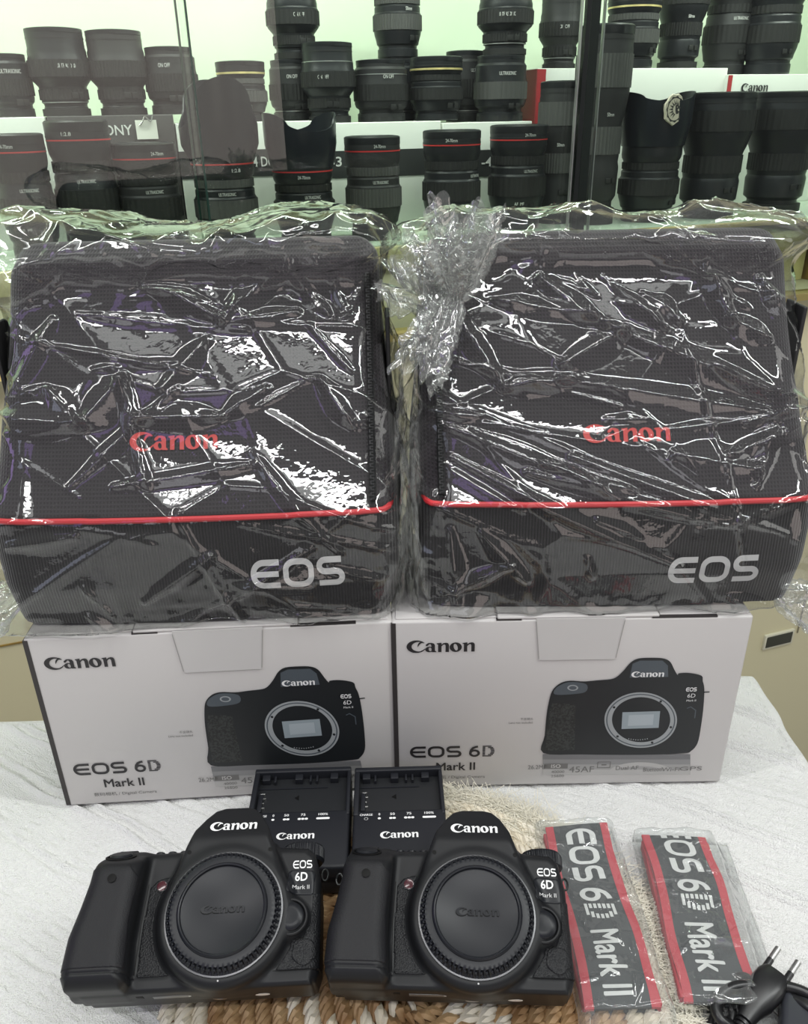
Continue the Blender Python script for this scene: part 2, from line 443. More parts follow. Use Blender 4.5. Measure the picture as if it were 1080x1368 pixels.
class Flat:
    """flat lettering or print: 2-D vertices, later mapped onto a surface"""
    def __init__(s): s.v = []; s.f = []
    def add(s, v, f, dx=0, dy=0, k=1, kx=None):
        kx = k if kx is None else kx
        n = len(s.v); s.v += [(x * kx + dx, y * k + dy) for x, y in v]; s.f += [tuple(i + n for i in q) for q in f]; return s
    def poly(s, outer, holes=()): return s.add(*tess(outer, holes))
    def fit(s, w, h=None, center=True):
        xs = [p[0] for p in s.v]; ys = [p[1] for p in s.v]; x0, x1, y0, y1 = min(xs), max(xs), min(ys), max(ys)
        kx = w / (x1 - x0); ky = kx if h is None else h / (y1 - y0)
        cx, cy = ((x0 + x1) / 2, (y0 + y1) / 2) if center else (x0, y0)
        s.v = [((x - cx) * kx, (y - cy) * ky) for x, y in s.v]; return s
    def move(s, dx, dy, rot=0):
        c, t = cos(rot), sin(rot); s.v = [(x * c - y * t + dx, x * t + y * c + dy) for x, y in s.v]; return s
    def build(s, name, material, fn, parent=None, sub=None):
        bm = bmesh.new(); vs = [bm.verts.new((x, y, 0)) for x, y in s.v]
        for q in s.f:
            try: bm.faces.new([vs[i] for i in q])
            except ValueError: pass
        if sub:
            for _ in range(5):
                es = [e for e in bm.edges if e.calc_length() > sub]
                if not es: break
                bmesh.ops.subdivide_edges(bm, edges=es, cuts=1)
            bmesh.ops.triangulate(bm, faces=bm.faces[:])
        bmesh.ops.recalc_face_normals(bm, faces=bm.faces[:])
        for fc in bm.faces:
            if fc.normal.z < 0: fc.normal_flip()
        # letters made of overlapping strokes: each stroke lies a hair above the last
        seen = {}; isl = 0
        for v in bm.verts:
            if v in seen: continue
            st = [v]; seen[v] = isl
            while st:
                a = st.pop()
                for e in a.link_edges:
                    b = e.other_vert(a)
                    if b not in seen: seen[b] = isl; st.append(b)
            isl += 1
        e_ = 2e-4
        for v in bm.verts:
            x, y = v.co.x, v.co.y; p = fn(x, y); k = seen[v] % 13
            if k:
                n_ = (fn(x + e_, y) - p).cross(fn(x, y + e_) - p)
                if n_.length > 0: p = p + n_.normalized() * (k * 9e-6)
            v.co = p
        bm.verts.index_update()
        V = [v.co[:] for v in bm.verts]; F_ = [[v.index for v in fc.verts] for fc in bm.faces]; bm.free()
        return obj(name, V, F_, material, parent, smooth=False)
def canon_word():
    S, w = serif_word(); F_ = Flat()
    for o, h in S: F_.poly(o, h)
    return F_
def eos_shapes(w=.2, bold=1):
    """E O S in the rounded geometric style, height 1"""
    F_ = Flat(); q = w / 2; t = 1 - q
    F_.add(*stroke([(1.12, t), (.52, t)] + ell(.50, .5, .50 - q, .5 - q, 95, 265, 12) + [(.52, q), (1.12, q)], w))
    F_.add(*stroke([(.02 + q, .5), (1.08, .5)], w * .92))
    O = []
    for cx, cy, a0 in ((1.98, .62, 0), (1.72, .62, 90), (1.72, .38, 180), (1.98, .38, 270)): O += ell(cx, cy, .38 - q * .2, .38 - q, a0, a0 + 90, 6)
    F_.add(*stroke(O, w, True))
    S_ = [(3.52, t), (2.92, t)] + ell(2.90, (t + .5) / 2, .24, (t - .5) / 2, 95, 265, 8) + [(2.95, .5), (3.28, .5)] + ell(3.30, (.5 + q) / 2, .24, (.5 - q) / 2, 85, -85, 8) + [(3.26, q), (2.64, q)]
    F_.add(*stroke(S_, w))
    return F_
def six_shape(w=.16):
    F_ = Flat(); q = w / 2
    F_.add(*stroke(ell(.36, .33, .36 - q, .33 - q, 0, 360, 22), w, True))
    F_.add(*stroke([(.58, 1 - q), (.42, .97 - q)] + [(.26, .80), (.14, .62), (.085, .42)], w))
    return F_
def dee_stripes(rows=7, w=.2):
    """a capital D cut into horizontal stripes"""
    F_ = Flat(); step = 1 / rows
    for i in range(rows):
        y0 = i * step + step * .18; y1 = (i + 1) * step - step * .16; ym = (y0 + y1) / 2 - .5
        xo = .30 + .42 * sqrt(max(0, 1 - (ym / .52) ** 2)); xi = .28 + .22 * sqrt(max(0, 1 - (ym / .32) ** 2)) if abs(ym) < .32 else 0
        if xi:
            F_.add([(0, y0), (w, y0), (w, y1), (0, y1)], [(0, 1, 2, 3)])
            F_.add([(xi, y0), (xo, y0), (xo, y1), (xi, y1)], [(0, 1, 2, 3)])
        else: F_.add([(0, y0), (xo, y0), (xo, y1), (0, y1)], [(0, 1, 2, 3)])
    return F_
def solid_dee(w=.17):
    F_ = Flat(); q = w / 2
    return F_.add(*stroke([(q, q), (q, 1 - q), (.32, 1 - q)] + ell(.32, .5, .38, .5 - q, 85, -85, 12) + [(.32, q)], w, True))
def text(body, bold=0.0):
    c = bpy.data.curves.new('t', 'FONT'); c.body = body; c.offset = bold; c.resolution_u = 3
    o = bpy.data.objects.new('t', c); COL.objects.link(o)
    dg = bpy.context.evaluated_depsgraph_get(); me = bpy.data.meshes.new_from_object(o.evaluated_get(dg))
    F_ = Flat(); F_.v = [(v.co.x, v.co.y) for v in me.vertices]; F_.f = [tuple(p.vertices) for p in me.polygons]
    bpy.data.objects.remove(o); bpy.data.curves.remove(c); bpy.data.meshes.remove(me)
    return F_
def bold_text(body, k=.016):
    T = text(body); F_ = Flat()
    for dx, dy in ((0, 0), (k, 0), (-k, 0), (0, k), (0, -k), (k * .7, k * .7), (-k * .7, -k * .7)): F_.add(T.v, T.f, dx, dy)
    return F_
def join_flat(*parts):
    F_ = Flat()
    for p, dx, dy in parts: F_.add(p.v, p.f, dx, dy)
    return F_
# ================================================================== SETTING
def struct(o, kind='structure'): o['kind'] = kind; return o
struct(MB().box((-2.5, -2.5, -.2), (3.0, 2.6, -.12)).build('floor', M['floor'], smooth=False))
struct(MB().box((-2.5, 2.3, -.12), (3.0, 2.4, 2.8)).build('wall_back', M['wall'], smooth=False))

# ------------------------------------------------------------------ table with its cloth
TZ = .75
tb = thing('table', 'white table standing under the white embossed tablecloth', 'table', (0, .25, -.12))
MB().box((-.80, -.42, .832), (.322, .33, .860), bev=.004).build('tabletop', M['table'], tb)
for x_ in (-.74, .26):
    for y_ in (-.36, .26): MB().box((x_ - .02, y_ - .02, 0), (x_ + .02, y_ + .02, .835), bev=.003).build('leg', M['table'], tb)

def make_cloth():
    m = mat('white_embossed_cloth', (.80, .80, .785), .85)
    t = m.node_tree; b = t.nodes['Principled BSDF']; N = t.nodes.new; L = t.links.new
    b.inputs['Sheen Weight'].default_value = .2
    tc = N('ShaderNodeTexCoord')
    mp = N('ShaderNodeMapping'); mp.inputs['Rotation'].default_value = (0, 0, radians(-57)); L(tc.outputs['Object'], mp.inputs[0])
    # low crinkle along the pleats, and faint triangles of stitched texture
    w2 = N('ShaderNodeTexNoise'); w2.inputs['Scale'].default_value = 900; w2.inputs['Detail'].default_value = 2; L(tc.outputs['Object'], w2.inputs['Vector'])
    mp2 = N('ShaderNodeMapping'); mp2.inputs['Scale'].default_value = (160, 14, 14); L(mp.outputs[0], mp2.inputs[0])
    w3 = N('ShaderNodeTexNoise'); w3.inputs['Scale'].default_value = 1.0; w3.inputs['Detail'].default_value = 3; L(mp2.outputs[0], w3.inputs['Vector'])
    # lightly stitched triangles: two sheared fine ribs crossing
    mm = N('ShaderNodeMath'); mm.operation = 'MULTIPLY'; mm.inputs[1].default_value = .8; L(w2.outputs[0], mm.inputs[0])
    ad = N('ShaderNodeMath'); ad.operation = 'MULTIPLY_ADD'; ad.inputs[1].default_value = 1.1
    L(w3.outputs[0], ad.inputs[0]); L(mm.outputs[0], ad.inputs[2])
    bp = N('ShaderNodeBump'); bp.inputs['Strength'].default_value = .75; bp.inputs['Distance'].default_value = .0042
    L(ad.outputs[0], bp.inputs['Height']); L(bp.outputs[0], b.inputs['Normal'])
    nx, ny = 760, 560
    x0, x1, y0, y1 = -.62, .340, -.02, .6
    us = np.linspace(0, 1, nx); vs = np.linspace(0, 1, ny)
    U, V = np.meshgrid(us, vs, indexing='ij')
    drop = .10
    # unrolled sheet coordinates reaching past the table edge, then folded down
    X = x0 + U * (x1 + drop - x0); Y = y0 + V * (y1 + drop - y0)
    # back edge of the table top recedes from left to right
    yb = np.interp(X, [-.62, -.30, .0, .32], [.572, .58, .60, .625])
    rng = np.random.RandomState(4)
    Z = np.zeros_like(X)
    a = radians(-29)
    for k in range(26):          # pressed diagonal pleats in pairs, running to the lower right
        c = -.32 + k * .046 + rng.uniform(-.006, .006); ang = a + rng.uniform(-.03, .03)
        al = X * cos(ang) + Y * sin(ang)
        dperp = (X * -sin(ang) + Y * cos(ang)) - c + .0022 * np.sin(al * 38 + k * 2.1) + .0008 * np.sin(al * 110 + k)
        env = .35 + .65 * np.clip(1.4 * np.sin(al * 11 + k * 1.9) + .6, 0, 1)
        Z += 1.7 * env * (.0022 * np.exp(-(dperp / .0021) ** 2) - .0010 * np.exp(-((dperp - .0042) / .0022) ** 2) + .0018 * np.exp(-((dperp - .0092) / .0020) ** 2))
    # embossed triangles between the pleats
    u_ = (X * cos(a) + Y * sin(a)) / .030; w_ = (-X * sin(a) + Y * cos(a)) / .046
    tri = np.abs((u_ % 1) - .5) * 2; Z += .0009 * np.sin((w_ % 1) * 40) * (tri > (w_ % 1)) * ((w_ % 1) > .3)
    Z += .0012 * np.sin(X * 19 + 2 * np.sin(Y * 13)) * np.cos(Y * 17)
    R = .012
    def fold(t, edge):
        o = t - edge; th = np.clip(o / R, 0, pi / 2)
        flat = np.where(o > 0, edge + R * np.sin(th), t); down = np.where(o > 0, R * (1 - np.cos(th)) + np.maximum(o - R * pi / 2, 0), 0)
        return flat, down
    wob = .006 * np.sin(Y * 55) + .004 * np.sin(Y * 120 + 1)
    Xf, dx = fold(X + 0 * wob, x1 - .012)
    Yf, dy = fold(Y, yb)
    ruff = np.clip(dx / .05, 0, 1) * wob * 1.6
    Zf = Z * (dx + dy <= 0) - np.maximum(dx, dy) - .25 * np.minimum(dx, dy)
    P = np.stack([Xf + ruff, Yf + np.clip(dy / .05, 0, 1) * .004 * np.sin(X * 60), TZ + Zf - .003], -1).reshape(-1, 3)
    idx = np.arange(nx * ny).reshape(nx, ny)
    q = np.stack([idx[:-1, :-1], idx[1:, :-1], idx[1:, 1:], idx[:-1, 1:]], -1).reshape(-1, 4)
    o = fast_obj('tablecloth', P, q, m)
    return tag(o, 'white tablecloth with embossed diagonal pleats covering the table', 'tablecloth')
make_cloth()

# ------------------------------------------------------------------ glass showcase behind the table
SH = 1.09
A_ = hz(0, 362, SH); B_ = hz(1080, 291, SH)
tdir = (B_ - A_); tdir.z = 0; tdir.normalize(); nb = Vector((-tdir.y, tdir.x, 0))
CF = Matrix(((tdir.x, nb.x, 0, A_.x), (tdir.y, nb.y, 0, A_.y), (0, 0, 1, 0), (0, 0, 0, 1)))
CFI = CF.inverted()
YAW = atan2(tdir.y, tdir.x)
def hc(px, py, d=0.0):
    """pixel -> showcase coordinates (along the front, depth behind the front, height)"""
    return CFI @ hp(px, py, A_ + nb * d, nb)
SL, SR, SD, STOP = -.50, 1.75, .42, 1.66
gsplit = hc(560, 340).x
case = thing('display_cabinet', 'glass fronted shop showcase with cream base behind the table', 'showcase', (A_.x, A_.y, 0), (0, 0, YAW))
MB().box((SL, .004, -.10), (SR, SD, .98), bev=.002).build('base', M['cream'], case)
MB().box((SL, .004, .98), (gsplit, .05, 1.065), bev=.001).build('fascia', M['cream'], case)
MB().box((SL, SD - .012, .98), (SR, SD, STOP), bev=.001).build('back_panel', M['frost'], case)
MB().box((SL, .006, SH - .006), (SR, SD - .012, SH), bev=.0005).build('shelf', mat('pale_green_shelf', (.42, .52, .40), .25), case)
MB().box((SL, -.006, SH - .028), (gsplit, .004, SH - .001), bev=.001).build('edge_strip', M['cream2'], case)
MB().box((gsplit, -.004, SH - .006), (SR, .006, SH), bev=.0005).build('edge_strip', M['brass'], case)
MB().box((SL, .0, STOP), (SR, SD, STOP + .03), bev=.002).build('top', M['cream'], case)
MB().box((SL - .012, 0, .06), (SL, SD, STOP), bev=.002).build('side_panel', M['frost'], case)
MB().box((SR, 0, .06), (SR + .012, SD, STOP), bev=.002).build('side_panel', M['frost'], case)
MB().box((SL + .02, .03, -.12), (SR - .02, SD, -.10)).build('plinth', M['blackmetal'], case)
# seams of the base cladding
sx_ = hc(1064, 860).x; sz_ = hc(15, 862).z
MB().box((SL, .002, sz_ - .001), (hc(420, 850).x, .006, sz_ + .001)).build('seam', M['gold'], case)
MB().box((sx_ - .0012, .002, .3), (sx_ + .0012, .006, .98)).build('seam', mat('dark_seam_line', (.22, .2, .13), .6), case)  # darker line along the joint of two panels
v0, v1 = hc(1022, 866), hc(1060, 843)
MB().box((v0.x, -.002, v0.z), (v1.x, .006, v1.z), bev=.002).build('recessed_pull', mat('dark_olive_pull', (.035, .037, .025), .5), case)
MB().box((v0.x - .004, -.001, v0.z - .004), (v1.x + .004, .005, v1.z + .004), bev=.001).build('pull_frame', mat('pale_pull_frame', (.58, .57, .44), .5), case)
# gold and brown stock in the low compartment under the shelf
rnd = random.Random(3)
xg = gsplit + .02; gi = 0
while xg < 1.25:
    w_ = rnd.uniform(.06, .11); h_ = rnd.uniform(.05, .085)
    o = MB().box((0, 0, 0), (w_ - .008, .12, h_), bev=.002).build('carton', [M['gold'], M['darkbrown'], M['gold'], M['cream2']][gi % 4])
    o.location = CF @ Vector((xg, .05 + rnd.uniform(0, .03), .98)); o.rotation_euler = (0, 0, YAW + rnd.uniform(-.12, .12))
    tag(o, 'low %s carton under the glass shelf, %s from the left of its row' % (['gold', 'dark brown', 'gold', 'yellow'][gi % 4], ['first', 'second', 'third', 'fourth', 'fifth', 'sixth', 'seventh', 'eighth', 'ninth', 'tenth', 'eleventh', 'twelfth'][gi]), 'carton', 'cartons under the showcase shelf')
    xg += w_; gi += 1
# sliding glass
def door(s0, s1, d, name_edge=True):
    g = MB().box((s0, d, .985), (s1, d + .005, STOP - .002)).build('glass_pane', M['glass'], case, smooth=False)
    return g
gE = mat('dark_glass_edge', (.02, .045, .035), .12)
sA, sB = hc(264, 160, -.02).x, hc(784, 160, -.02).x
door(SL + .002, sA, -.030); door(sA - .006, sB, -.020); door(sB - .012, SR - .002, -.030)
for s_, d_, w_, m_ in ((sA, -.030, .0022, gE), (sA - .009, -.020, .0022, gE), (sB + .002, -.020, .012, M['blackmetal']), (sB - .014, -.031, .006, M['blackmetal']), (sB + .014, -.022, .0012, M['silver_ring']), (sB - .022, -.031, .001, M['silver_ring'])):
    MB().box((s_ - w_ / 2, d_ - .0005, .985), (s_ + w_ / 2, d_ + .0055, STOP - .002)).build('pane_edge', m_, case, smooth=False)
for s0, s1 in ((SL, SR),):
    MB().box((s0, -.034, .975), (s1, -.004, .985)).build('door_track', M['brass'], case, smooth=False)
# lamp strip of the showcase, at its top front, pointing down and back
MB().box((SL + .05, .03, STOP - .02), (SR - .05, .06, STOP - .002), bev=.001).build('lamp_housing', M['silver_ring'], case)
for k, s_ in enumerate((-.15, .45, 1.15)):
    p = CF @ Vector((s_, .055, STOP - .03)); q = CF @ Vector((s_, .30, SH))
    area('showcase_lamp', p, .5, 3.0, (.95, 1, .93), q, .03)

# ------------------------------------------------------------------ product boxes on the shelf
def stock_box(name, label, p0, p1, ytop, d0, d1, material, z0=SH, cat='box', group=None):
    s0 = hc(p0, ytop, d0).x; s1 = hc(p1, ytop, d0).x; z1 = hc((p0 + p1) / 2, ytop, d0).z
    t = thing(name, label, cat, CF @ Vector(((s0 + s1) / 2, d0, z0)), (0, 0, YAW), group)
    w = (s1 - s0) / 2 - .0008
    MB().box((-w, 0, 0), (w, d1 - d0, z1 - z0), bev=.0012).build('carton', material, t)
    t['_w'] = w; t['_h'] = z1 - z0; t['_z'] = z1
    return t
BD0, BD1 = .165, .30
bx_w = stock_box('product_box', 'white box at the far left of the showcase under two lenses', -60, 60, 157, BD0, BD1, M['box_white'])
bx_s = stock_box('product_box', 'dark grey box with white lettering and a clipped price card on its top edge', 61, 232, 154, BD0, BD1, M['box_grey'])
text('SONY', .01).fit(.042, .012).move(.002, bx_s['_h'] - .017).build('brand_lettering', M['mark'], lambda x, y: Vector((x, -.0006, y)), bx_s)
text('5400').fit(.018, .008).move(-.006, bx_s['_h'] - .036).build('lettering', M['mark'], lambda x, y: Vector((x, -.0006, y)), bx_s)
bb = []
for p0, p1, tx, tp, lab in ((233, 420, 'F1.4 DG', 345, 'white lens box whose black band reads F1.4 DG'), (421, 590, '-3', 449, 'white lens box with black band behind the flat capped L zoom'), (591, 712, '-4', 650, 'white lens box with black band, rightmost of the banded boxes')):
    b_ = stock_box('lens_box', lab, p0, p1, 163, BD0, BD1, M['box_white'], group=None)
    zt = b_['_z']; zb0 = hc((p0 + p1) / 2, 236, BD0).z - SH; zb1 = hc((p0 + p1) / 2, 200, BD0).z - SH
    MB().box((-b_['_w'] - .0004, -.0006, zb0), (b_['_w'] + .0004, .05, zb1)).build('printed_band', M['box_band'], b_, smooth=False)
    cx = hc(tp, 216, BD0).x - (hc(p0, 163, BD0).x + hc(p1, 163, BD0).x) / 2; cz = hc(tp, 216, BD0).z - SH
    text(tx, .01).fit(.0062 * len(tx) if len(tx) > 3 else .016, .0125).move(cx, cz).build('lettering', M['mark'], lambda x, y: Vector((x, -.0013, y)), b_)
    bb.append(b_)
low_r = stock_box('product_box', 'broad pale box carrying the red sided box and its neighbour at the right', 716, 1180, 166, .20, .345, M['box_white'])
zr = low_r['_z']
bx_r = stock_box('product_box', 'white box with a red left side beside the dark post', 718, 974, 91, .205, .34, M['box_white'], z0=zr)
MB().box((-bx_r['_w'] - .0006, .002, .001), (-bx_r['_w'] + .0002, .133, bx_r['_h'] - .001)).build('red_side', M['box_red'], bx_r, smooth=False)
MB().box((-bx_r['_w'] - .0004, -.0005, .001), (-bx_r['_w'] + .014, .001, bx_r['_h'] - .001)).build('red_edge', M['box_red'], bx_r, smooth=False)
bx_c = stock_box('lens_box', 'white lens box with red edge and black brand name at the right margin', 975, 1150, 99, .195, .34, M['box_white'], z0=zr)
MB().box((-bx_c['_w'] - .0004, -.0006, .001), (-bx_c['_w'] + .006, .002, bx_c['_h'] - .001)).build('red_edge', M['box_red'], bx_c, smooth=False)
pc = hc(1008, 117, .195); cc = (hc(975, 99, .195).x + hc(1150, 99, .195).x) / 2
canon_word().fit(.052, .0125).move(pc.x - cc, pc.z - zr).build('brand_lettering', M['ink'], lambda x, y: Vector((x, -.0012, y)), bx_c)
for o in (bx_w, bx_s, *bb, low_r, bx_r, bx_c):
    for k in ('_w', '_h'): del o[k]
# price card in its wire clip on the dark box
pcl = hc(196, 172, BD0 - .004)
pt = thing('price_card', 'small white price card in a metal clip on the dark grey box', 'price card', CF @ Vector((pcl.x, BD0 - .004, pcl.z - .012)), (0, 0, YAW))
MB().box((-.013, 0, 0), (.013, .0012, .022)).build('card', M['paper'], pt, smooth=False)
MB().tube([(-.008, -.001, .016), (-.004, -.002, .020), (0, -.002, .026), (.006, -.002, .020), (.009, -.001, .027)], .0009, 6).build('clip', M['steel'], pt)

# ------------------------------------------------------------------ the lenses
TMARK = {k: text(k, .0) for k in ('24-70mm', 'ULTRASONIC', 'AF  MF', '50mm', '1:2.8', 'ON OFF')}
def make_lens(label, px, py_top, wpx, d, zb, style, seed, group=None, ytopcap=True, name='camera_lens', face=0):
    rr = random.Random(seed)
    p = hp(px, py_top, A_ + nb * d, nb); dep = (p - EYE).dot(fwd)
    R = wpx * dep / FPX / 2; loc = CFI @ p; H = loc.z - zb
    base = CF @ Vector((loc.x, d, zb))
    t = thing(name, label, 'camera lens', base, (0, 0, YAW + face), group)
    hood = style.startswith('hood'); L_series = 'L' in style
    top = H * (.60 if style == 'hoodLbig' else .66) if hood else H
    slim = .80 if top > .11 else .86
    nb_ = 64
    ribs = lambda n, a: (lambda i, an: (.0007 if (int(an / (2 * pi) * n * 2) % 2) else 0))
    mk = M['lens_dark'] if rr.random() < .45 else M['lens_black']
    rub = M['lens_grey'] if rr.random() < .25 else M['lens_rubber']
    if style == 'wide':   # widest at the front third, tapering down
        prof = [(.70, 0), (.74, .02), (.74, .10), (.72, .11), (.72, .14), (.78, .16), (.80, .34), (.98, .42), (1.0, .44), (1.0, .66), (.97, .68), (.97, .74), (.94, .78), (.94, .94)]
        rings = [(.45, .64, 1.0), (.19, .31, .79)]
    elif style == 'short':
        prof = [(.86, 0), (.90, .02), (.90, .13), (.84, .15), (.84, .20), (.96, .24), (1.0, .30), (1.0, .62), (.98, .66), (.98, .84), (.90, .88), (.90, .93)]
        rings = [(.34, .60, 1.0)]
    elif style == 'tele':
        prof = [(.72, 0), (.76, .015), (.76, .08), (.70, .09), (.70, .12), (.82, .15), (.84, .30), (.80, .33), (.82, .36), (.82, .52), (.90, .58), (.96, .64), (1.0, .68), (1.0, .88), (.98, .90), (.98, .95)]
        rings = [(.37, .51, .82), (.70, .86, 1.0)]
    else:                  # standard zoom
        prof = [(.80, 0), (.84, .02), (.84, .11), (.80, .12), (.80, .15), (.87, .17), (.90, .22), (.96, .28), (.98, .32), (.98, .52), (.94, .54), (.94, .60), (.90, .62), (.90, .72), (.96, .76), (.98, .80), (.98, .92)]
        rings = [(.33, .51, .98), (.63, .71, .905)]
    pr = [(r * R, z * top) for r, z in prof]
    MB().lathe([(.00001, 0)] + pr[:1] + pr + [(.00001, pr[-1][1])], nb_, cap=False).build('barrel', mk, t, angle=30)
    for i, (z0, z1, r) in enumerate(rings):
        n = rr.choice((32, 40, 48)); md = ribs(n, 0)
        zz = [z0 * top, z0 * top, z1 * top, z1 * top]; rad = [r * R * .97, r * R + .0007, r * R + .0007, r * R * .97]
        MB().lathe(list(zip(rad, zz)), n * 4, mod=lambda i_, an, md=md: md(i_, an) if i_ in (1, 2) else 0, cap=False).build('zoom_ring' if i == 0 else 'focus_ring', rub, t, angle=30)
    # rear cap, front cap
    MB().lathe([(.00001, -.0002 + 0), (.80 * R * (1 if style != 'short' else 1.12), 0.0), (.80 * R * (1 if style != 'short' else 1.12), .085 * top), (.70 * R, .09 * top)], 48, mod=lambda i_, an: (.0005 if int(an * 60 / pi) % 2 else 0) if i_ in (1, 2) else 0, cap=False).build('rear_cap', M['lens_rubber'], t, angle=30)
    if not hood:
        rt = prof[-1][0] * R; z0 = pr[-1][1]
        MB().lathe([(rt * .99, z0 - .001), (rt * 1.0, z0), (rt * 1.0, z0 + (H - z0) * .8), (rt * .95, H - .0006), (rt * .80, H), (rt * .78, H - .0008), (.00001, H - .0008)], 48, mod=lambda i_, an: (.0004 if int(an * 50 / pi) % 2 else 0) if i_ in (1, 2) else 0, cap=False).build('lens_cap', M['lens_black'], t, angle=30)
        if top > .05: MB().lathe([(rt * 1.012, z0 - .006), (rt * 1.012, z0 - .0045)], 48, cap=False).build('filter_rim', M['lens_dark'], t)
    def stripe(name, m, zf, w=.0012, zone=None):
        zc = zf * top; rad = np.interp(zf, [q[1] for q in prof], [q[0] for q in prof]) * R + .0004
        MB().lathe([(rad - .001, zc - w), (rad, zc - w * .8), (rad, zc + w * .8), (rad - .001, zc + w)], 64, cap=False).build(name, m, t)
    if L_series: stripe('red_ring', M['red_ring'], .86 if style != 'tele' else .885, .0009)
    if 'gold' in style or style == 'gold': stripe('gold_ring', M['gold_ring'], .80, .0014)
    elif rr.random() < .45 and not L_series: stripe('trim_ring', M['silver_ring'], rr.choice((.16, .76)), .0006)
    # engraved scale and lettering facing the shop
    def band_text(key, zf, hgt, a0, m=M['mark']):
        T = TMARK[key]; F_ = Flat().add(T.v, T.f); F_.fit(hgt * len(key) * .55, hgt)
        rad = np.interp(zf, [q[1] for q in prof], [q[0] for q in prof]) * R + .0011
        F_.build('lettering', m, lambda x, y: Vector((rad * sin(a0 + x / rad), -rad * cos(a0 + x / rad), zf * top + y)), t, sub=.004)
    if H > .05:
        a0 = rr.uniform(-.5, .3)
        if L_series:
            band_text('24-70mm' if rr.random() < .6 else '1:2.8', .905 if not hood else .80, .0040, rr.uniform(-.4, .5))
            band_text('AF  MF', .26, .0040, a0)
            band_text('ULTRASONIC', .57 if style != 'tele' else .31, .0038, a0 + .4)
        elif rr.random() < .8:
            band_text(rr.choice(('50mm', 'ON OFF', 'ULTRASONIC')), .57 if style != 'short' else .72, .0046, a0)
        zs = .235
        rad = np.interp(zs, [q[1] for q in prof], [q[0] for q in prof]) * R + .001
        sw = MB()
        for k in range(2):
            an = a0 + .5 - k * .32
            mt = Matrix.Translation((rad * sin(an), -rad * cos(an), zs * top)) @ Matrix.Rotation(an, 4, 'Z')
            sw.box((-.004, -.001, -.0035), (.004, .001, .0035), mt, .0006)
        sw.build('switch', M['lens_rubber'], t)
    if hood:
        h0 = top * .90; fl = 1.16 if style != 'hoodLbig' else 1.20
        amp = (H - h0) * (.30 if style == 'hoodLbig' else .17 if style == 'hoodL' else .09); n = 96; th = .0022
        v = []; f = []
        phs = rr.uniform(-.3, .3) if style != 'hoodLbig' else pi / 2 + .1
        for k in range(n):
            a = 2 * pi * k / n
            e = cos(2 * (a - phs)); e = (abs(e) ** .55) * (1 if e > 0 else -1)
            ht = H - amp * (1 - e) - .0
            rb, rt = R * 1.02, R * fl
            for rad, z in ((rb, h0), (rb + (rt - rb) * .25, h0 + (ht - h0) * .12), (rt, h0 + (ht - h0) * .45), (rt * 1.01, ht), (rt * 1.01 - th, ht), (rt - th, h0 + (ht - h0) * .45), (rb - th, h0)):
                v.append((rad * cos(a), rad * sin(a), z))
        for k in range(n):
            k2 = (k + 1) % n
            for j in range(7): f.append((k * 7 + j, k2 * 7 + j, k2 * 7 + (j + 1) % 7, k * 7 + (j + 1) % 7))
        hd = obj('lens_hood', v, f, M['hood'], t, True, 40)
    return t, loc, R, H
zW, zS, zB, = bx_w['_z'], bx_s['_z'], [b['_z'] for b in bb]
D2 = BD0 + .045
def Z2(px):
    """height of whatever box top carries the second row there"""
    for p0, p1, z in ((-90, 60, zW), (60, 232, zS), (232, 420, zB[0]), (420, 590, zB[1]), (590, 716, zB[2])):
        if p0 <= px < p1: return z
    return zB[2]
ZR1, ZR2 = bx_r['_z'], bx_c['_z']
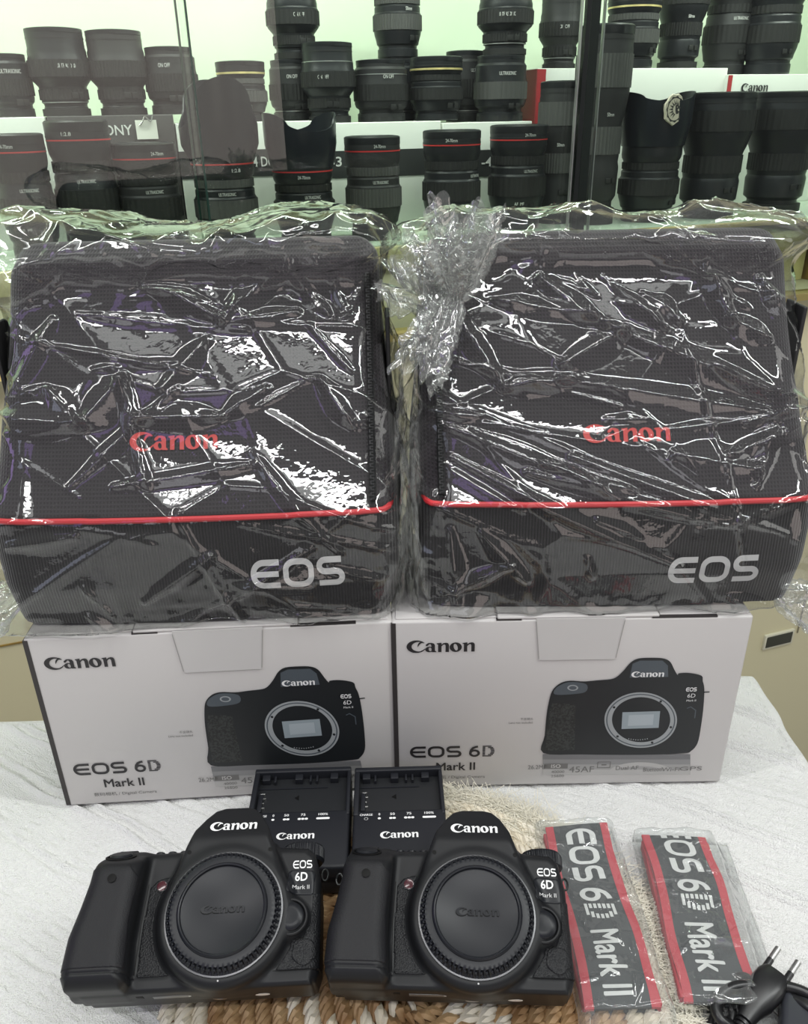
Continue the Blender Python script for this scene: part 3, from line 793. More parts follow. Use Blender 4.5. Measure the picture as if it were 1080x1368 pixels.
lens_specs = [
 # label, centre px, top py, width px, depth, base, style
 ('short lens at the left margin on the white box', 6, 72, 54, D2, zW, 'short'),
 ('dusty zoom lens second from the left margin in the upper row', 70, 38, 78, D2, None, 'wide'),
 ('grey lens without red ring between two others on the dark grey box', 150, 41, 76, D2, None, 'wide'),
 ('lens with a film wrapped front beside the left glass edge', 224, 63, 68, D2, None, 'short'),
 ('stubby lens with a thin gold line right of the left glass edge', 320, 82, 66, D2, None, 'gold'),
 ('small lens half hidden at the left of the middle group, carrying a tall lens', 388, 80, 60, D2 + .04, None, 'short'),
 ('broad lens with wide front in front of the middle group', 436, 57, 72, D2 - .005, None, 'wide'),
 ('lens with white brand lettering left of the gold ringed lens', 508, 80, 72, D2 - .002, None, 'short'),
 ('lens hidden behind the middle group, carrying the gold lined lens', 533, 79, 62, D2 + .065, None, 'short'),
 ('lens with a gold ring near its front in the middle group', 583, 76, 72, D2 - .002, None, 'gold'),
 ('low lens behind the gold ringed one', 622, 68, 56, D2 + .07, None, 'short'),
 ('ribbed lens at the right end of the middle group', 670, 74, 70, D2, None, 'short'),
 ('L zoom with red ring faintly seen at the left margin of the lower row', 18, 178, 74, .075, SH, 'L'),
 ('dusty L zoom in front of the white box, second in the lower row', 100, 160, 84, .085, SH, 'L'),
 ('squat lens with faint red ring in front of the dark grey box', 190, 190, 84, .085, SH, 'L'),
 ('tall L zoom with large petal hood at the left glass edge', 285, 104, 88, .075, SH, 'hoodLbig'),
 ('L zoom with short petal hood in front of the F1.4 DG box', 399, 150, 84, .075, SH, 'hoodL'),
 ('L zoom with flat cap between the hooded zoom and the crumpled film', 497, 181, 76, .075, SH, 'L'),
 ('L zoom with flat cap standing behind the crumpled film knot', 604, 173, 79, .085, SH, 'L'),
 ('dim L zoom behind the glass left of the dark post', 694, 166, 78, .095, SH, 'L'),
 ('black lens half hidden behind the dark post', 752, 108, 58, .12, SH, 'tele'),
 ('very tall tele zoom just right of the dark post', 812, 33, 74, .09, SH, 'tele'),
 ('tele lens with broad hood bearing a round pale badge', 880, 122, 82, .085, SH, 'hood'),
 ('broad black lens standing left of the right margin lens', 965, 123, 92, .085, SH, 'tele'),
 ('broad black lens cut by the right margin in the lower row', 1056, 122, 94, .085, SH, 'tele'),
 ('lens behind the dark post on the red sided box', 752, -6, 56, .27, ZR1, 'wide'),
 ('zoom with gold band on the red sided box, left of its neighbour', 850, -10, 72, .24, ZR1, 'gold'),
 ('zoom without gold band on the right end of the red sided box', 918, -30, 66, .27, ZR1, 'tele'),
 ('zoom with narrow gold band on the white lens box, left one', 984, -32, 66, .28, ZR2, 'gold'),
 ('zoom with bright gold band on the white lens box, right one', 1044, -30, 72, .235, ZR2, 'gold'),
]
top_of = {}
for i, (lab, px, py, w, d, zb, st) in enumerate(lens_specs):
    zb = Z2(px) if zb is None else zb
    t, loc, R, H = make_lens(lab, px, py, w, d, zb, st, 11 + i, 'camera lenses in the showcase')
    top_of[i] = (px, loc, zb + H, d, R)
# three lenses standing on top of others
for k, (lab, px, py, w, st) in {5: ('tall zoom standing on the small lens at the left of the middle group', 388, -22, 70, 'wide'), 8: ('gold lined zoom standing on a lens above the middle group', 530, -36, 66, 'gold'), 11: ('lens wrapped at its top standing on the ribbed lens', 677, -18, 74, 'wide')}.items():
    _, loc, zt, d, R = top_of[k]
    make_lens(lab, px, py, w, d, zt, st, 70 + k, 'camera lenses in the showcase')
# round pale badge on the hooded tele lens
k = 22
bR = top_of[22][4] * 1.165 + .002; bp_ = hc(901, 146, .085 - bR * .97)
bt = thing('badge', 'round cream badge with a roaring lion head on the hooded tele lens', 'badge', CF @ Vector((bp_.x, .085 - bR * .97, bp_.z)), (radians(90), 0, YAW + .22))
MB().lathe([(.00001, -.002), (.0185, -.002), (.0195, 0), (.0185, .0015), (.00001, .0015)], 20, mod=lambda i, a: .0012 * sin(a * 7) if i in (1, 2, 3) else 0, cap=False).build('disc', mat('badge_cream', (.50, .45, .36), .5), bt)
fl_ = Flat()
rim = [((.0150 + (.0018 if i % 2 else 0)) * cos(i * pi / 11), (.0150 + (.0018 if i % 2 else 0)) * sin(i * pi / 11)) for i in range(22)]
fl_.poly(rim, [[(.0138 * cos(i * pi / 12), .0138 * sin(i * pi / 12)) for i in range(24)]])
for i in range(9):      # tufts of the mane, sweeping back from the face
    a = radians(60 + i * 24); c, s = cos(a), sin(a)
    fl_.poly([(.0060 * c - .0014 * s + .002, .0060 * s + .0014 * c), (.0125 * c, .0125 * s), (.0060 * c + .0014 * s + .002, .0060 * s - .0014 * c)])
fl_.poly([(.000, .0050), (.0045, .0058), (.0080, .0035), (.0105, .0020), (.0095, .0002), (.0060, .0008), (.0050, -.0010), (.0085, -.0030), (.0070, -.0055), (.0030, -.0060), (.0010, -.0020)], [[(.0030, .0030), (.0045, .0034), (.0048, .0022), (.0034, .0020)]])
fl_.build('lion_head', M['ink'], lambda x, y: Vector((x, y, .0018)), bt)
for o in (bx_w, bx_s, *bb, low_r, bx_r, bx_c): del o['_z']
# ================================================================== TWO CAMERA CARTONS
BW, BH, BDp = .262, .160, .138
L0 = hz(90, 1077, TZ); L1 = hz(345, 1062, TZ)
R0 = hz(529, 1052, TZ); R1 = hz(962, 1045, TZ)
BW_R = (R1 - R0).length; BWL = BW_R
def carton(label, p0, p1, w):
    d = (p1 - p0); yaw = atan2(d.y, d.x)
    t = thing('camera_carton', label, 'cardboard box', (p0.x, p0.y, TZ), (0, 0, yaw))
    MB().box((0, 0, .0002), (w, BDp, BH), bev=.0018).build('box_body', M['card'], t)
    # dark printed left side wrapping a little round the front corner
    MB().box((-.0003, -.0003, .0012), (.0032, BDp - .004, BH - .0012)).build('dark_side', M['card_dark'], t, smooth=False)
    # lid: folded top panels with slits and the tongue that drops over the front
    zt = BH
    MB().box((.003, .003, zt), (w * .29, BDp - .003, zt + .0012), bev=.0005).build('top_flap', M['card'], t)
    MB().box((w * .29 + .001, .0005, zt), (w * .74, BDp - .003, zt + .0024), bev=.0008).build('top_flap', M['card'], t)
    MB().box((w * .74 + .001, .003, zt), (w - .003, BDp - .003, zt + .0012), bev=.0005).build('top_flap', M['card'], t)
    MB().box((w * .29, .0002, zt - .0004), (w * .36, .0028, zt + .0008)).box((w * .72, .0002, zt - .0004), (w * .90, .0028, zt + .0008)).build('slit', M['card_dark'], t, smooth=False)
    MB().prism([(w * .40, .0), (w * .415, -.0345), (w * .415, -.0365), (w * .63, -.0365), (w * .63, -.0345), (w * .645, .0)], 0, .0007,
               Matrix.Translation((0, 0, zt + .001)) @ Matrix.Rotation(radians(90), 4, 'X')).build('front_tongue', mat_tongue, t, smooth=False)
    cre = Flat()
    for s_ in ([(w * .40, BH - .001), (w * .414, BH - .034)], [(w * .644, BH - .001), (w * .631, BH - .034)]): cre.add(*stroke(s_, .0005))
    cre.build('tongue_crease', M['crease'], lambda x, y: Vector((x, -.0010, y)), t)
    return t
mat_tongue = mat('pale_grey_card_tongue', (.58, .565, .555), .4)
boxL = carton('pale grey camera carton at the left, standing behind the left charger', L0, L1, BWL)
boxR = carton('pale grey camera carton at the right, its whole camera picture in view', R0, R1, BW_R)
bpy.context.view_layer.update()
RI = Matrix.Translation((R0.x, R0.y, TZ)) @ Matrix.Rotation(atan2((R1 - R0).y, (R1 - R0).x), 4, 'Z'); RII = RI.inverted()
Rn = RI.to_3x3() @ Vector((0, 1, 0))
def uv(px, py):
    p = RII @ hp(px, py, R0, Rn); return (p.x, p.z)
def cpx(X, Y): return uv(700 + X / 3.857, 860 + Y / 3.857)
def smooth_poly(pts, n=4):
    out = []; N_ = len(pts); P = [Vector(p) for p in pts]
    for i in range(N_):
        p0, p1, p2, p3 = P[i - 1], P[i], P[(i + 1) % N_], P[(i + 2) % N_]
        for k in range(n):
            t = k / n; out.append(tuple(.5 * ((2 * p1) + (p2 - p0) * t + (2 * p0 - 5 * p1 + 4 * p2 - p3) * t * t + (3 * p1 - p0 - 3 * p2 + p3) * t ** 3)))
    return out
def prints(t):
    pic = bpy.data.objects.new('camera_picture', None); COL.objects.link(pic); pic.parent = t
    def put(F_, name, m, lay, par=t): return F_.build(name, m, lambda x, y: Vector((x, -.0004 - lay * .00008, y)), par)
    def P(pts, sm=True): 
        q = [cpx(*p) for p in pts]; return smooth_poly(q) if sm else q
    # wordmark
    c = uv(589, 863); a = uv(543, 857); b = uv(634, 870)
    put(canon_word().fit(b[0] - a[0], a[1] - b[1] + .0015).move(*c), 'brand_lettering', M['ink'], 0)
    # model name
    x0, y0 = uv(548, 1012); x1, y1 = uv(617, 996); h = y1 - y0
    F_ = eos_shapes(.19).fit(x1 - x0, h, False); F_.move(x0, y0)
    s = six_shape(.17); xa = uv(627, 1000)[0]; F_.add(s.v, s.f, xa, y0, h, h * 1.05)
    dd = dee_stripes(8, .16); xb = uv(645, 1000)[0]; F_.add(dd.v, dd.f, xb, y0, h, h * 1.15)
    put(F_, 'model_lettering', M['ink'], 0)
    w_ = uv(634, 1023)[0] - uv(582, 1023)[0]
    put(bold_text('Mark II').fit(w_, None, False).move(*uv(583, 1029)), 'model_lettering', M['ink'], 0)
    T = text('数码相机 / Digital Camera'); put(T.fit(uv(648, 1038)[0] - uv(567, 1038)[0], .0042, False).move(*uv(567, 1041)), 'small_lettering', M['ink_grey'], 0)
    T = text('不含镜头'); put(T.fit(.0100, .0024).move(*uv(704, 960)), 'small_lettering', M['ink_grey'], 0)
    T = text('Lens not included'); put(T.fit(.0185, .0019).move(*uv(696, 965)), 'small_lettering', M['ink_grey'], 0)
    # feature row under the picture
    for (x, y, w, body) in ((718, 1024, .0150, '26.2MP'), (777, 1027, .0200, '45AF'), (838, 1025, .018, 'Dual AF'), (873, 1027, .016, 'Bluetooth'), (896, 1027, .014, 'Wi-Fi'), (923, 1026, .018, 'GPS')):
        put(text(body).fit(w, .0062 if body == '45AF' else .0042).move(*uv(x, y)), 'small_lettering', M['ink_grey'], 3)
    i0 = uv(741, 1024); F2 = Flat().add([(-.0095, -.0026), (.0095, -.0026), (.0095, .0026), (-.0095, .0026)], [(0, 1, 2, 3)]).move(i0[0] + .001, i0[1] + .001)
    put(F2, 'feature_badge', M['ink_grey'], 3)
    put(text('ISO', .01).fit(.0075, .0036).move(i0[0] + .001, i0[1] + .001), 'small_lettering', M['card'], 4)
    for k, b_ in enumerate(('40000', '25600')): put(text(b_).fit(.0105, .0026).move(i0[0] + .003, i0[1] - .0050 - k * .0045), 'small_lettering', M['ink_grey'], 3)
    sq = uv(807, 1021); F3 = Flat().add(*stroke([(-.005, -.003), (.005, -.003), (.005, .003), (-.005, .003)], .0006, True)).move(*sq)
    F3.add(*stroke([(sq[0] - .002, sq[1]), (sq[0] + .002, sq[1])], .0012)); put(F3, 'feature_icon', M['ink_grey'], 3)
    # mirrored foot of the camera picture, paler in four printed steps
    tones = ((.20, .20, .205), (.27, .268, .27), (.35, .345, .34), (.44, .43, .42))
    for k, tn in enumerate(tones):
        ya, yb_ = 568 + k * 26, 568 + (k + 1) * 26
        put(Flat().poly(P([(98, ya), (858 + 0 * k, ya), (858, yb_), (98, yb_)], False)), 'printed_reflection', PT[k], 1 if k else 1, pic)
    put(Flat().poly([cpx(602 + 170 * cos(a_), 668 + 60 * sin(a_) * -1) for a_ in [i * pi / 24 for i in range(25)]] + [cpx(602 + 135 * cos(a_), 668 + 40 * sin(a_) * -1) for a_ in [pi - i * pi / 24 for i in range(25)]]), 'printed_reflection', PT[3], 2, pic)
    # the printed camera
    put(Flat().poly(P([(100, 560), (108, 470), (118, 360), (132, 285), (150, 235), (190, 200), (240, 188), (310, 192), (380, 186), (450, 180), (482, 166), (515, 135), (550, 95), (590, 74), (660, 70), (722, 74), (755, 92), (775, 130), (792, 158), (800, 150), (850, 148), (915, 162), (922, 190), (930, 230), (926, 320), (912, 430), (895, 510), (862, 550), (820, 562), (600, 570), (300, 568)], True)), 'picture_body', M['print_body'], 2, pic)
    put(Flat().poly(P([(135, 330), (150, 300), (265, 310), (262, 545), (112, 548), (118, 440)], False)), 'picture_grip', M['print_leather'], 3, pic)
    put(Flat().poly(P([(165, 225), (230, 195), (320, 205), (318, 245), (240, 258), (160, 258)], True)), 'picture_top', M['print_shine'], 3, pic)
    put(Flat().poly(P([(560, 100), (600, 84), (715, 84), (742, 110), (744, 168), (545, 172)], False)), 'picture_prism', M['print_shine'], 3, pic)
    put(Flat().poly([cpx(252 + 28 * cos(a_), 224 + 15 * sin(a_)) for a_ in [i * pi / 12 for i in range(24)]]), 'picture_shutter', M['print_ring'], 4, pic)
    put(Flat().poly([cpx(252 + 20 * cos(a_), 224 + 10 * sin(a_)) for a_ in [i * pi / 12 for i in range(24)]]), 'picture_shutter', M['print_shine'], 5, pic)
    E1 = [cpx(602 + 187 * cos(a_), 390 + 143 * sin(a_)) for a_ in [i * pi / 32 for i in range(64)]]
    E2 = [cpx(604 + 150 * cos(a_), 388 + 116 * sin(a_)) for a_ in [i * pi / 32 for i in range(64)]]
    put(Flat().poly(E1, [E2]), 'picture_mount', M['print_ring'], 4, pic)
    E3 = [cpx(602 + 178 * cos(a_), 390 + 135 * sin(a_)) for a_ in [i * pi / 32 for i in range(64)]]
    E4 = [cpx(602 + 172 * cos(a_), 390 + 130 * sin(a_)) for a_ in [i * pi / 32 for i in range(64)]]
    put(Flat().poly(E3, [E4]), 'picture_mount', M['print_shine'], 5, pic)
    for a_ in (.3, 1.2, 2.4, 3.7, 5.4):
        put(Flat().poly([cpx(602 + 162 * cos(a_) + 7 * cos(b_), 390 + 124 * sin(a_) + 6 * sin(b_)) for b_ in [i * pi / 5 for i in range(10)]]), 'picture_screw', M['print_body'], 5, pic)
    put(Flat().poly(P([(508, 350), (702, 344), (694, 430), (503, 436)], False)), 'picture_sensor', M['print_sensor'], 4, pic)
    put(Flat().poly(P([(540, 365), (670, 360), (664, 415), (535, 420)], False)), 'picture_sensor', mat_s2, 5, pic)
    for k in range(9): put(Flat().poly([cpx(540 + k * 12 + 3 * cos(b_), 486 + 6 * sin(k / 8 * pi) + 3 * sin(b_)) for b_ in [i * pi / 3 for i in range(6)]]), 'picture_contact', M['print_ring'], 5, pic)
    c = cpx(638, 154); put(canon_word().fit(.0245, .0055).move(*c), 'picture_lettering', M['print_white'], 5, pic)
    c = cpx(863, 232); put(eos_shapes(.2).fit(.0082, .0038).move(*c), 'picture_lettering', M['print_white'], 5, pic)
    c = cpx(863, 264); put(text('6D').fit(.0060, .0038).move(*c), 'picture_lettering', M['print_white'], 5, pic)
    c = cpx(862, 289); put(text('Mark II').fit(.0072, .0018).move(*c), 'picture_lettering', M['print_white'], 5, pic)
    put(Flat().add(*stroke([cpx(925, 248), cpx(957, 246)], .0010)), 'picture_lug', M['print_body'], 2, pic)
    put(Flat().add(*stroke([cpx(840, 330), cpx(860, 322), cpx(885, 340), cpx(880, 380)], .0008)), 'picture_button', M['print_shine'], 4, pic)
PT = [mat('printed_reflection_%s' % n, c, .5) for n, c in zip(('dark', 'mid', 'light', 'faint'), ((.17, .17, .175), (.25, .248, .25), (.34, .335, .33), (.44, .43, .42)))]
mat_s2 = mat('printed_sensor_light', (.40, .45, .48), .45)
prints(boxR)
for ch in [c for c in boxR.children if c.name.split('.')[0] in ('brand_lettering', 'model_lettering', 'small_lettering', 'feature_badge', 'feature_icon', 'camera_picture')]:
    c2 = ch.copy(); COL.objects.link(c2); c2.parent = boxL
    for g in ch.children:
        g2 = g.copy(); COL.objects.link(g2); g2.parent = c2

# ================================================================== TWO CAMERA BAGS IN FILM
BTOP = TZ + BH + .0026
PROF = [(0.000, -.004), (-.006, .035), (-.002, .083), (.030, .128), (.068, .188), (.100, .236), (.122, .246), (.152, .243), (.166, .226), (.170, .12), (.164, -.004)]
def bag_field(W, lo, hi, h, grow=0.0, r=.018):
    X, Y, Z = field(lo, hi, h)
    # bulge of the soft front
    Yb = Y + .006 * np.cos(np.clip(X / (W / 2), -1, 1) * pi / 2) * np.clip(1 - np.abs(Z - .06) / .2, 0, 1)
    d2 = sd_poly(Yb, Z, PROF)
    sag = .004 * np.sin(Z * 28)
    val = extr(d2, np.abs(X) - (W / 2 + sag + .005 * np.clip((Y - .035) / .07, 0, 1) - .012 * np.clip((Z - .14) / .1, 0, 1)), r)
    val = np.maximum(val, -(Z))
    return X, Y, Z, val - grow
def make_bag(label, org, W, yaw, canon_px, eos_px, zip_side):
    t = thing('camera_bag', label, 'camera bag', org, (0, 0, yaw))
    h = .0025; lo, hi = (-W / 2 - .02, -.02, -.006), (W / 2 + .02, .19, .26)
    X, Y, Z, V = bag_field(W, lo, hi, h)
    v, q = iso(V, lo, h); body = fast_obj('bag_body', v, q, M['bag_low'], t)
    pz = .083 + .0
    lidv = np.maximum(V - .0012, pz + .0025 - Z)
    v, q = iso(lidv, lo, h); lid = fast_obj('lid', v, q, M['bag_up'], t)
    bv = bvh_of(lid); bv0 = bvh_of(body)
    def front(x, z, off=.0008, b=bv):
        hit = b.ray_cast(Vector((x, -.3, z)), Vector((0, 1, 0)))
        return hit[0] + hit[1] * off if hit[0] is not None else Vector((x, .0, z))
    # red piping round the front seam
    pts = []
    for k in range(41):
        a = k / 40 * 2 - 1; x = a * (W / 2 - .004)
        pts.append(front(x, pz + .001, .0012, bv0))
    side = [Vector((-W / 2 - .001, y, pz + .001)) for y in (.13, .08, .03)]
    side2 = [Vector((W / 2 + .001, y, pz + .001)) for y in (.03, .08, .13)]
    MB().tube(side + pts + side2, .0021, 8, 2).build('red_piping', M['piping'], t)
    # zip along the lid side, with teeth
    tape = MB(); teeth = MB(); zx = zip_side * (W / 2 - .0135)
    zp = [front(zx - zip_side * .0 , .09 + k * .135 / 30, .0015) for k in range(31)]
    tape.tube(zp, .0026, 6, 2).build('zip_tape', M['bag_side'], t)
    for i in range(84):
        p = zp[0].lerp(zp[-1], i / 83); k = i / 83 * 30; j = int(min(k, 29)); p = zp[j].lerp(zp[j + 1], k - j)
        sx = .0006 * (1 if i % 2 else -1); teeth.box((p.x - .0013 + sx, p.y - .0034, p.z - .0005), (p.x + .0013 + sx, p.y - .0012, p.z + .0005))
    teeth.build('zip_teeth', M['blackmetal'], t, smooth=False)
    # side strips of webbing
    for s in (-1, 1): MB().box((s * (W / 2 + .0005) - .0015, .07, .02), (s * (W / 2 + .0005) + .0015, .10, .20), bev=.001).build('side_webbing', M['bag_side'], t)
    TM = Matrix.Translation(org) @ Matrix.Rotation(yaw, 4, 'Z'); TI = TM.inverted(); o3 = TI.to_3x3()
    def pix(px, py, b):
        o = TI @ EYE; d = o3 @ ray(px, py); hit = b.ray_cast(o, d.normalized()); return hit[0]
    a, b_ = pix(canon_px[0], canon_px[2], bv), pix(canon_px[1], canon_px[2], bv); z1, z0 = pix(canon_px[0] + 40, canon_px[3], bv).z, pix(canon_px[0] + 40, canon_px[4], bv).z
    rot = atan2(b_.z - a.z, b_.x - a.x) * 0
    canon_word().fit(b_.x - a.x, z1 - z0).move((a.x + b_.x) / 2, (z0 + z1) / 2, rot).build('brand_lettering', M['bag_red'], lambda x, z: front(x, z, .0010), t, sub=.006)
    a, b_ = pix(eos_px[0], eos_px[2], bv0), pix(eos_px[1], eos_px[2], bv0); z1, z0 = pix(eos_px[0] + 40, eos_px[3], bv0).z, pix(eos_px[0] + 40, eos_px[4], bv0).z
    eos_shapes(.21).fit(b_.x - a.x, z1 - z0).move((a.x + b_.x) / 2, (z0 + z1) / 2).build('series_lettering', M['bag_white'], lambda x, z: front(x, z, .0010, bv0), t, sub=.006)
    return t
yawL = atan2((L1 - L0).y, (L1 - L0).x)
# fronts stand a little behind the carton fronts
def plane_x(px, py, y): return hp(px, py, Vector((0, y, 0)), Vector((0, 1, 0))).x
yF_L = L0.y + .013; yF_R = R0.y + .010
xl, xr = plane_x(2, 770, yF_L), plane_x(527, 770, yF_L); W_L = xr - xl
bagL_org = Vector(((xl + xr) / 2, yF_L + .006, BTOP)); bagL_yaw = radians(1.6)
bagL = make_bag('black camera bag in film on the left carton, small red wordmark left of centre', bagL_org, W_L, bagL_yaw, (174, 291, 590, 577, 603), (335, 461, 765, 746, 784), 1)
xl2, xr2 = plane_x(566, 770, yF_R), plane_x(1072, 770, yF_R); W_R = xr2 - xl2
bagR_org = Vector(((xl2 + xr2) / 2, yF_R + .006, BTOP)); bagR_yaw = radians(-.6)
bagR = make_bag('black camera bag in film on the right carton, red wordmark right of centre', bagR_org, W_R, bagR_yaw, (779, 895, 579, 567, 592), (893, 1014, 760, 743, 777), -1)
print('BAG W', W_L, W_R, 'box', BW_R, 'boxfront y', L0.y, R0.y)

def wrap(name, label, org, yaw, W, seed, segs, blobs, nrand=24):
    rng = np.random.RandomState(seed)
    h = .0019; lo, hi = (-W / 2 - .055, -.035, -.004), (W / 2 + .055, .21, .31)
    X, Y, Z, V = bag_field(W, lo, hi, h, .0065, .022)
    for (bx, by, bz, rx, ry, rz, k) in blobs:
        e = (np.sqrt(((X - bx) / rx) ** 2 + ((Y - by) / ry) ** 2 + ((Z - bz) / rz) ** 2) - 1) * min(rx, ry, rz)
        V = smin(V, e, k)
    V = np.maximum(V, -(Z - .0012))
    v, q = iso(V, lo, h)
    # crumple: sharp tension folds in front, cellular facets everywhere
    me = bpy.data.meshes.new('tmp'); me.from_pydata(v.tolist(), [], q.tolist()); me.update()
    n = np.zeros(len(v) * 3); me.vertex_normals.foreach_get('vector', n); n = n.reshape(-1, 3); bpy.data.meshes.remove(me)
    x, y, z = v[:, 0], v[:, 1], v[:, 2]
    disp = np.zeros(len(v))
    top = np.clip((z - .19) / .05, 0, 1); edge = np.clip((np.abs(x) - W / 2 + .02) / .03, 0, 1); low = np.clip((.02 - z) / .02, 0, 1)
    wgt = np.maximum(np.maximum(top, edge), low)
    def cells(npt, amp, stretch, ang):
        c, s = cos(ang), sin(ang)
        def tr(p): return np.stack([(p[:, 0] * c + p[:, 2] * s) / stretch, p[:, 1] * .8, -p[:, 0] * s + p[:, 2] * c], -1)
        P0 = tr(v); pts = tr(rng.uniform(v.min(0), v.max(0), (npt, 3)))
        F1 = np.full(len(v), 9.0); F2 = np.full(len(v), 9.0)
        for p in pts:
            d = ((P0 - p) ** 2).sum(1); m = d < F1; F2 = np.where(m, F1, np.minimum(F2, d)); F1 = np.where(m, d, F1)
        F1 = np.sqrt(F1); F2 = np.sqrt(F2)
        return amp * (F1 - F1.mean()) / F1.std(), np.exp(-((F2 - F1) / .0022) ** 2)
    a1, e1 = cells(52, .0036, 2.2, -.45); a2, e2 = cells(600, .0009, 1.5, .3); a3, e3 = cells(2600, .0006, 1.2, 0)
    disp += a1 * (.45 + .9 * wgt) + a2 * (.06 + 1.5 * wgt) + a3 * (.0 + 1.5 * wgt)
    disp += .0009 * e1 + .0005 * e2 * wgt
    fr = np.clip(-n[:, 1] * 1.6, 0, 1)
    S = list(segs)
    for _ in range(nrand):
        cx, cz = rng.uniform(-W / 2, W / 2), rng.uniform(.0, .235); ang = rng.normal(-.35, .55); ln = rng.exponential(.022) + .008
        S.append((cx - ln * cos(ang), cz - ln * sin(ang), cx + ln * cos(ang), cz + ln * sin(ang), rng.uniform(.0016, .0045), rng.uniform(.0010, .0034)))
    for (x0, z0, x1, z1, w, hh) in S:
        dx, dz = x1 - x0, z1 - z0; L2 = dx * dx + dz * dz
        t_ = ((x - x0) * dx + (z - z0) * dz) / L2; tc_ = np.clip(t_, 0, 1)
        wob = .0012 * np.sin(tc_ * 9 + x0 * 50)
        d = np.abs((x - x0) * -dz + (z - z0) * dx) / sqrt(L2)
        dd = np.sqrt((x - x0 - dx * tc_) ** 2 + (z - z0 - dz * tc_) ** 2) + wob * .4
        tap = .35 + .65 * np.sin(np.clip(t_, 0.02, .98) * pi)
        disp += fr * hh * np.maximum(0, 1 - dd / (w * tap * 1.6)) ** 1.2
    disp = np.maximum(disp, -.0045)
    v2 = v + n * disp[:, None]
    v2[:, 2] = np.maximum(v2[:, 2], .0004)
    o = fast_obj(name, v2, q, M['film'])
    o.location = org; o.rotation_euler = (0, 0, yaw)
    tag(o, label, 'plastic wrap')
    return o
def loc2(org, yaw, px, py, off=0.0):
    """pixel on a bag front -> bag coordinates (x, z); the front leans above the seam"""
    TI = (Matrix.Translation(org) @ Matrix.Rotation(yaw, 4, 'Z')).inverted(); o = TI @ EYE; d = TI.to_3x3() @ ray(px, py)
    p = o + d * ((0 - o.y) / d.y)
    if p.z > .083:
        nrm = Vector((0, -.147, .108)); s = (Vector((0, 0, .083)) - o).dot(nrm) / d.dot(nrm); p = o + d * s
    return p.x, p.z
def segs_px(org, yaw, rows):
    out = []
    for (a, b, c, d, w, h_) in rows: out.append((*loc2(org, yaw, a, b), *loc2(org, yaw, c, d), w, h_))
    return out
left_rows = [(205, 370, 302, 420, .006, .006), (302, 420, 400, 330, .007, .006), (225, 510, 285, 445, .006, .004), (0, 550, 120, 560, .008, .006), (75, 512, 120, 560, .007, .006), (120, 560, 175, 500, .009, .007), (175, 500, 188, 580, .005, .006), (190, 550, 300, 548, .006, .005), (300, 548, 360, 510, .005, .004), (300, 425, 400, 408, .005, .004), (85, 420, 20, 530, .005, .004), (188, 580, 205, 640, .004, .004), (160, 640, 345, 610, .004, .003), (430, 330, 460, 400, .005, .004), (430, 500, 470, 560, .006, .005), (250, 820, 420, 720, .004, .004), (200, 790, 290, 725, .005, .004), (20, 720, 110, 705, .006, .004), (395, 360, 440, 410, .005, .004), (245, 510, 100, 640, .004, .003)]
right_rows = [(715, 365, 800, 425, .007, .007), (800, 425, 1020, 520, .007, .007), (1020, 520, 1060, 575, .006, .006), (655, 395, 795, 415, .005, .005), (925, 340, 960, 420, .007, .007), (960, 420, 1015, 445, .006, .006), (1000, 365, 1080, 500, .006, .006), (740, 500, 1030, 545, .006, .005), (610, 420, 670, 510, .006, .006), (670, 510, 760, 497, .006, .006), (745, 480, 830, 430, .008, .006), (1030, 530, 1075, 540, .006, .006), (1030, 530, 1000, 640, .006, .005), (1030, 530, 1070, 600, .006, .005), (590, 560, 800, 640, .005, .004), (600, 600, 900, 740, .004, .004), (700, 620, 980, 690, .004, .004), (760, 600, 1040, 700, .004, .004), (720, 610, 840, 645, .005, .005), (590, 780, 680, 740, .005, .005), (940, 480, 1040, 530, .005, .006), (890, 600, 1000, 620, .009, .006), (600, 700, 610, 790, .006, .004), (640, 700, 700, 760, .006, .004), (850, 380, 900, 420, .006, .005), (800, 360, 880, 430, .006, .006), (960, 600, 1070, 560, .005, .005), (560, 545, 640, 548, .004, .004)]
wL = W_L / 2; wR = W_R / 2
blobL = [(-.07, .11, .245, .07, .05, .018, .02), (.085, .10, .250, .065, .05, .024, .02), (-.13, .10, .235, .03, .05, .02, .015), (.0, .13, .245, .05, .04, .010, .02),
         (-wL - .004, .02, .035, .014, .03, .035, .015)]
blobR = [(.0, .12, .248, .10, .05, .012, .02), (.10, .11, .246, .04, .05, .018, .02), (-wR + .01, .09, .235, .028, .05, .022, .02), (wR + .002, .02, .03, .016, .03, .03, .015)]
wrap('wrapping_film', 'crinkled clear film around the camera bag at the left', bagL_org, bagL_yaw, W_L, 5, segs_px(bagL_org, bagL_yaw, left_rows), blobL)
wrap('wrapping_film', 'creased clear film around the right hand camera bag', bagR_org, bagR_yaw, W_R, 9, segs_px(bagR_org, bagR_yaw, right_rows), blobR, 26)

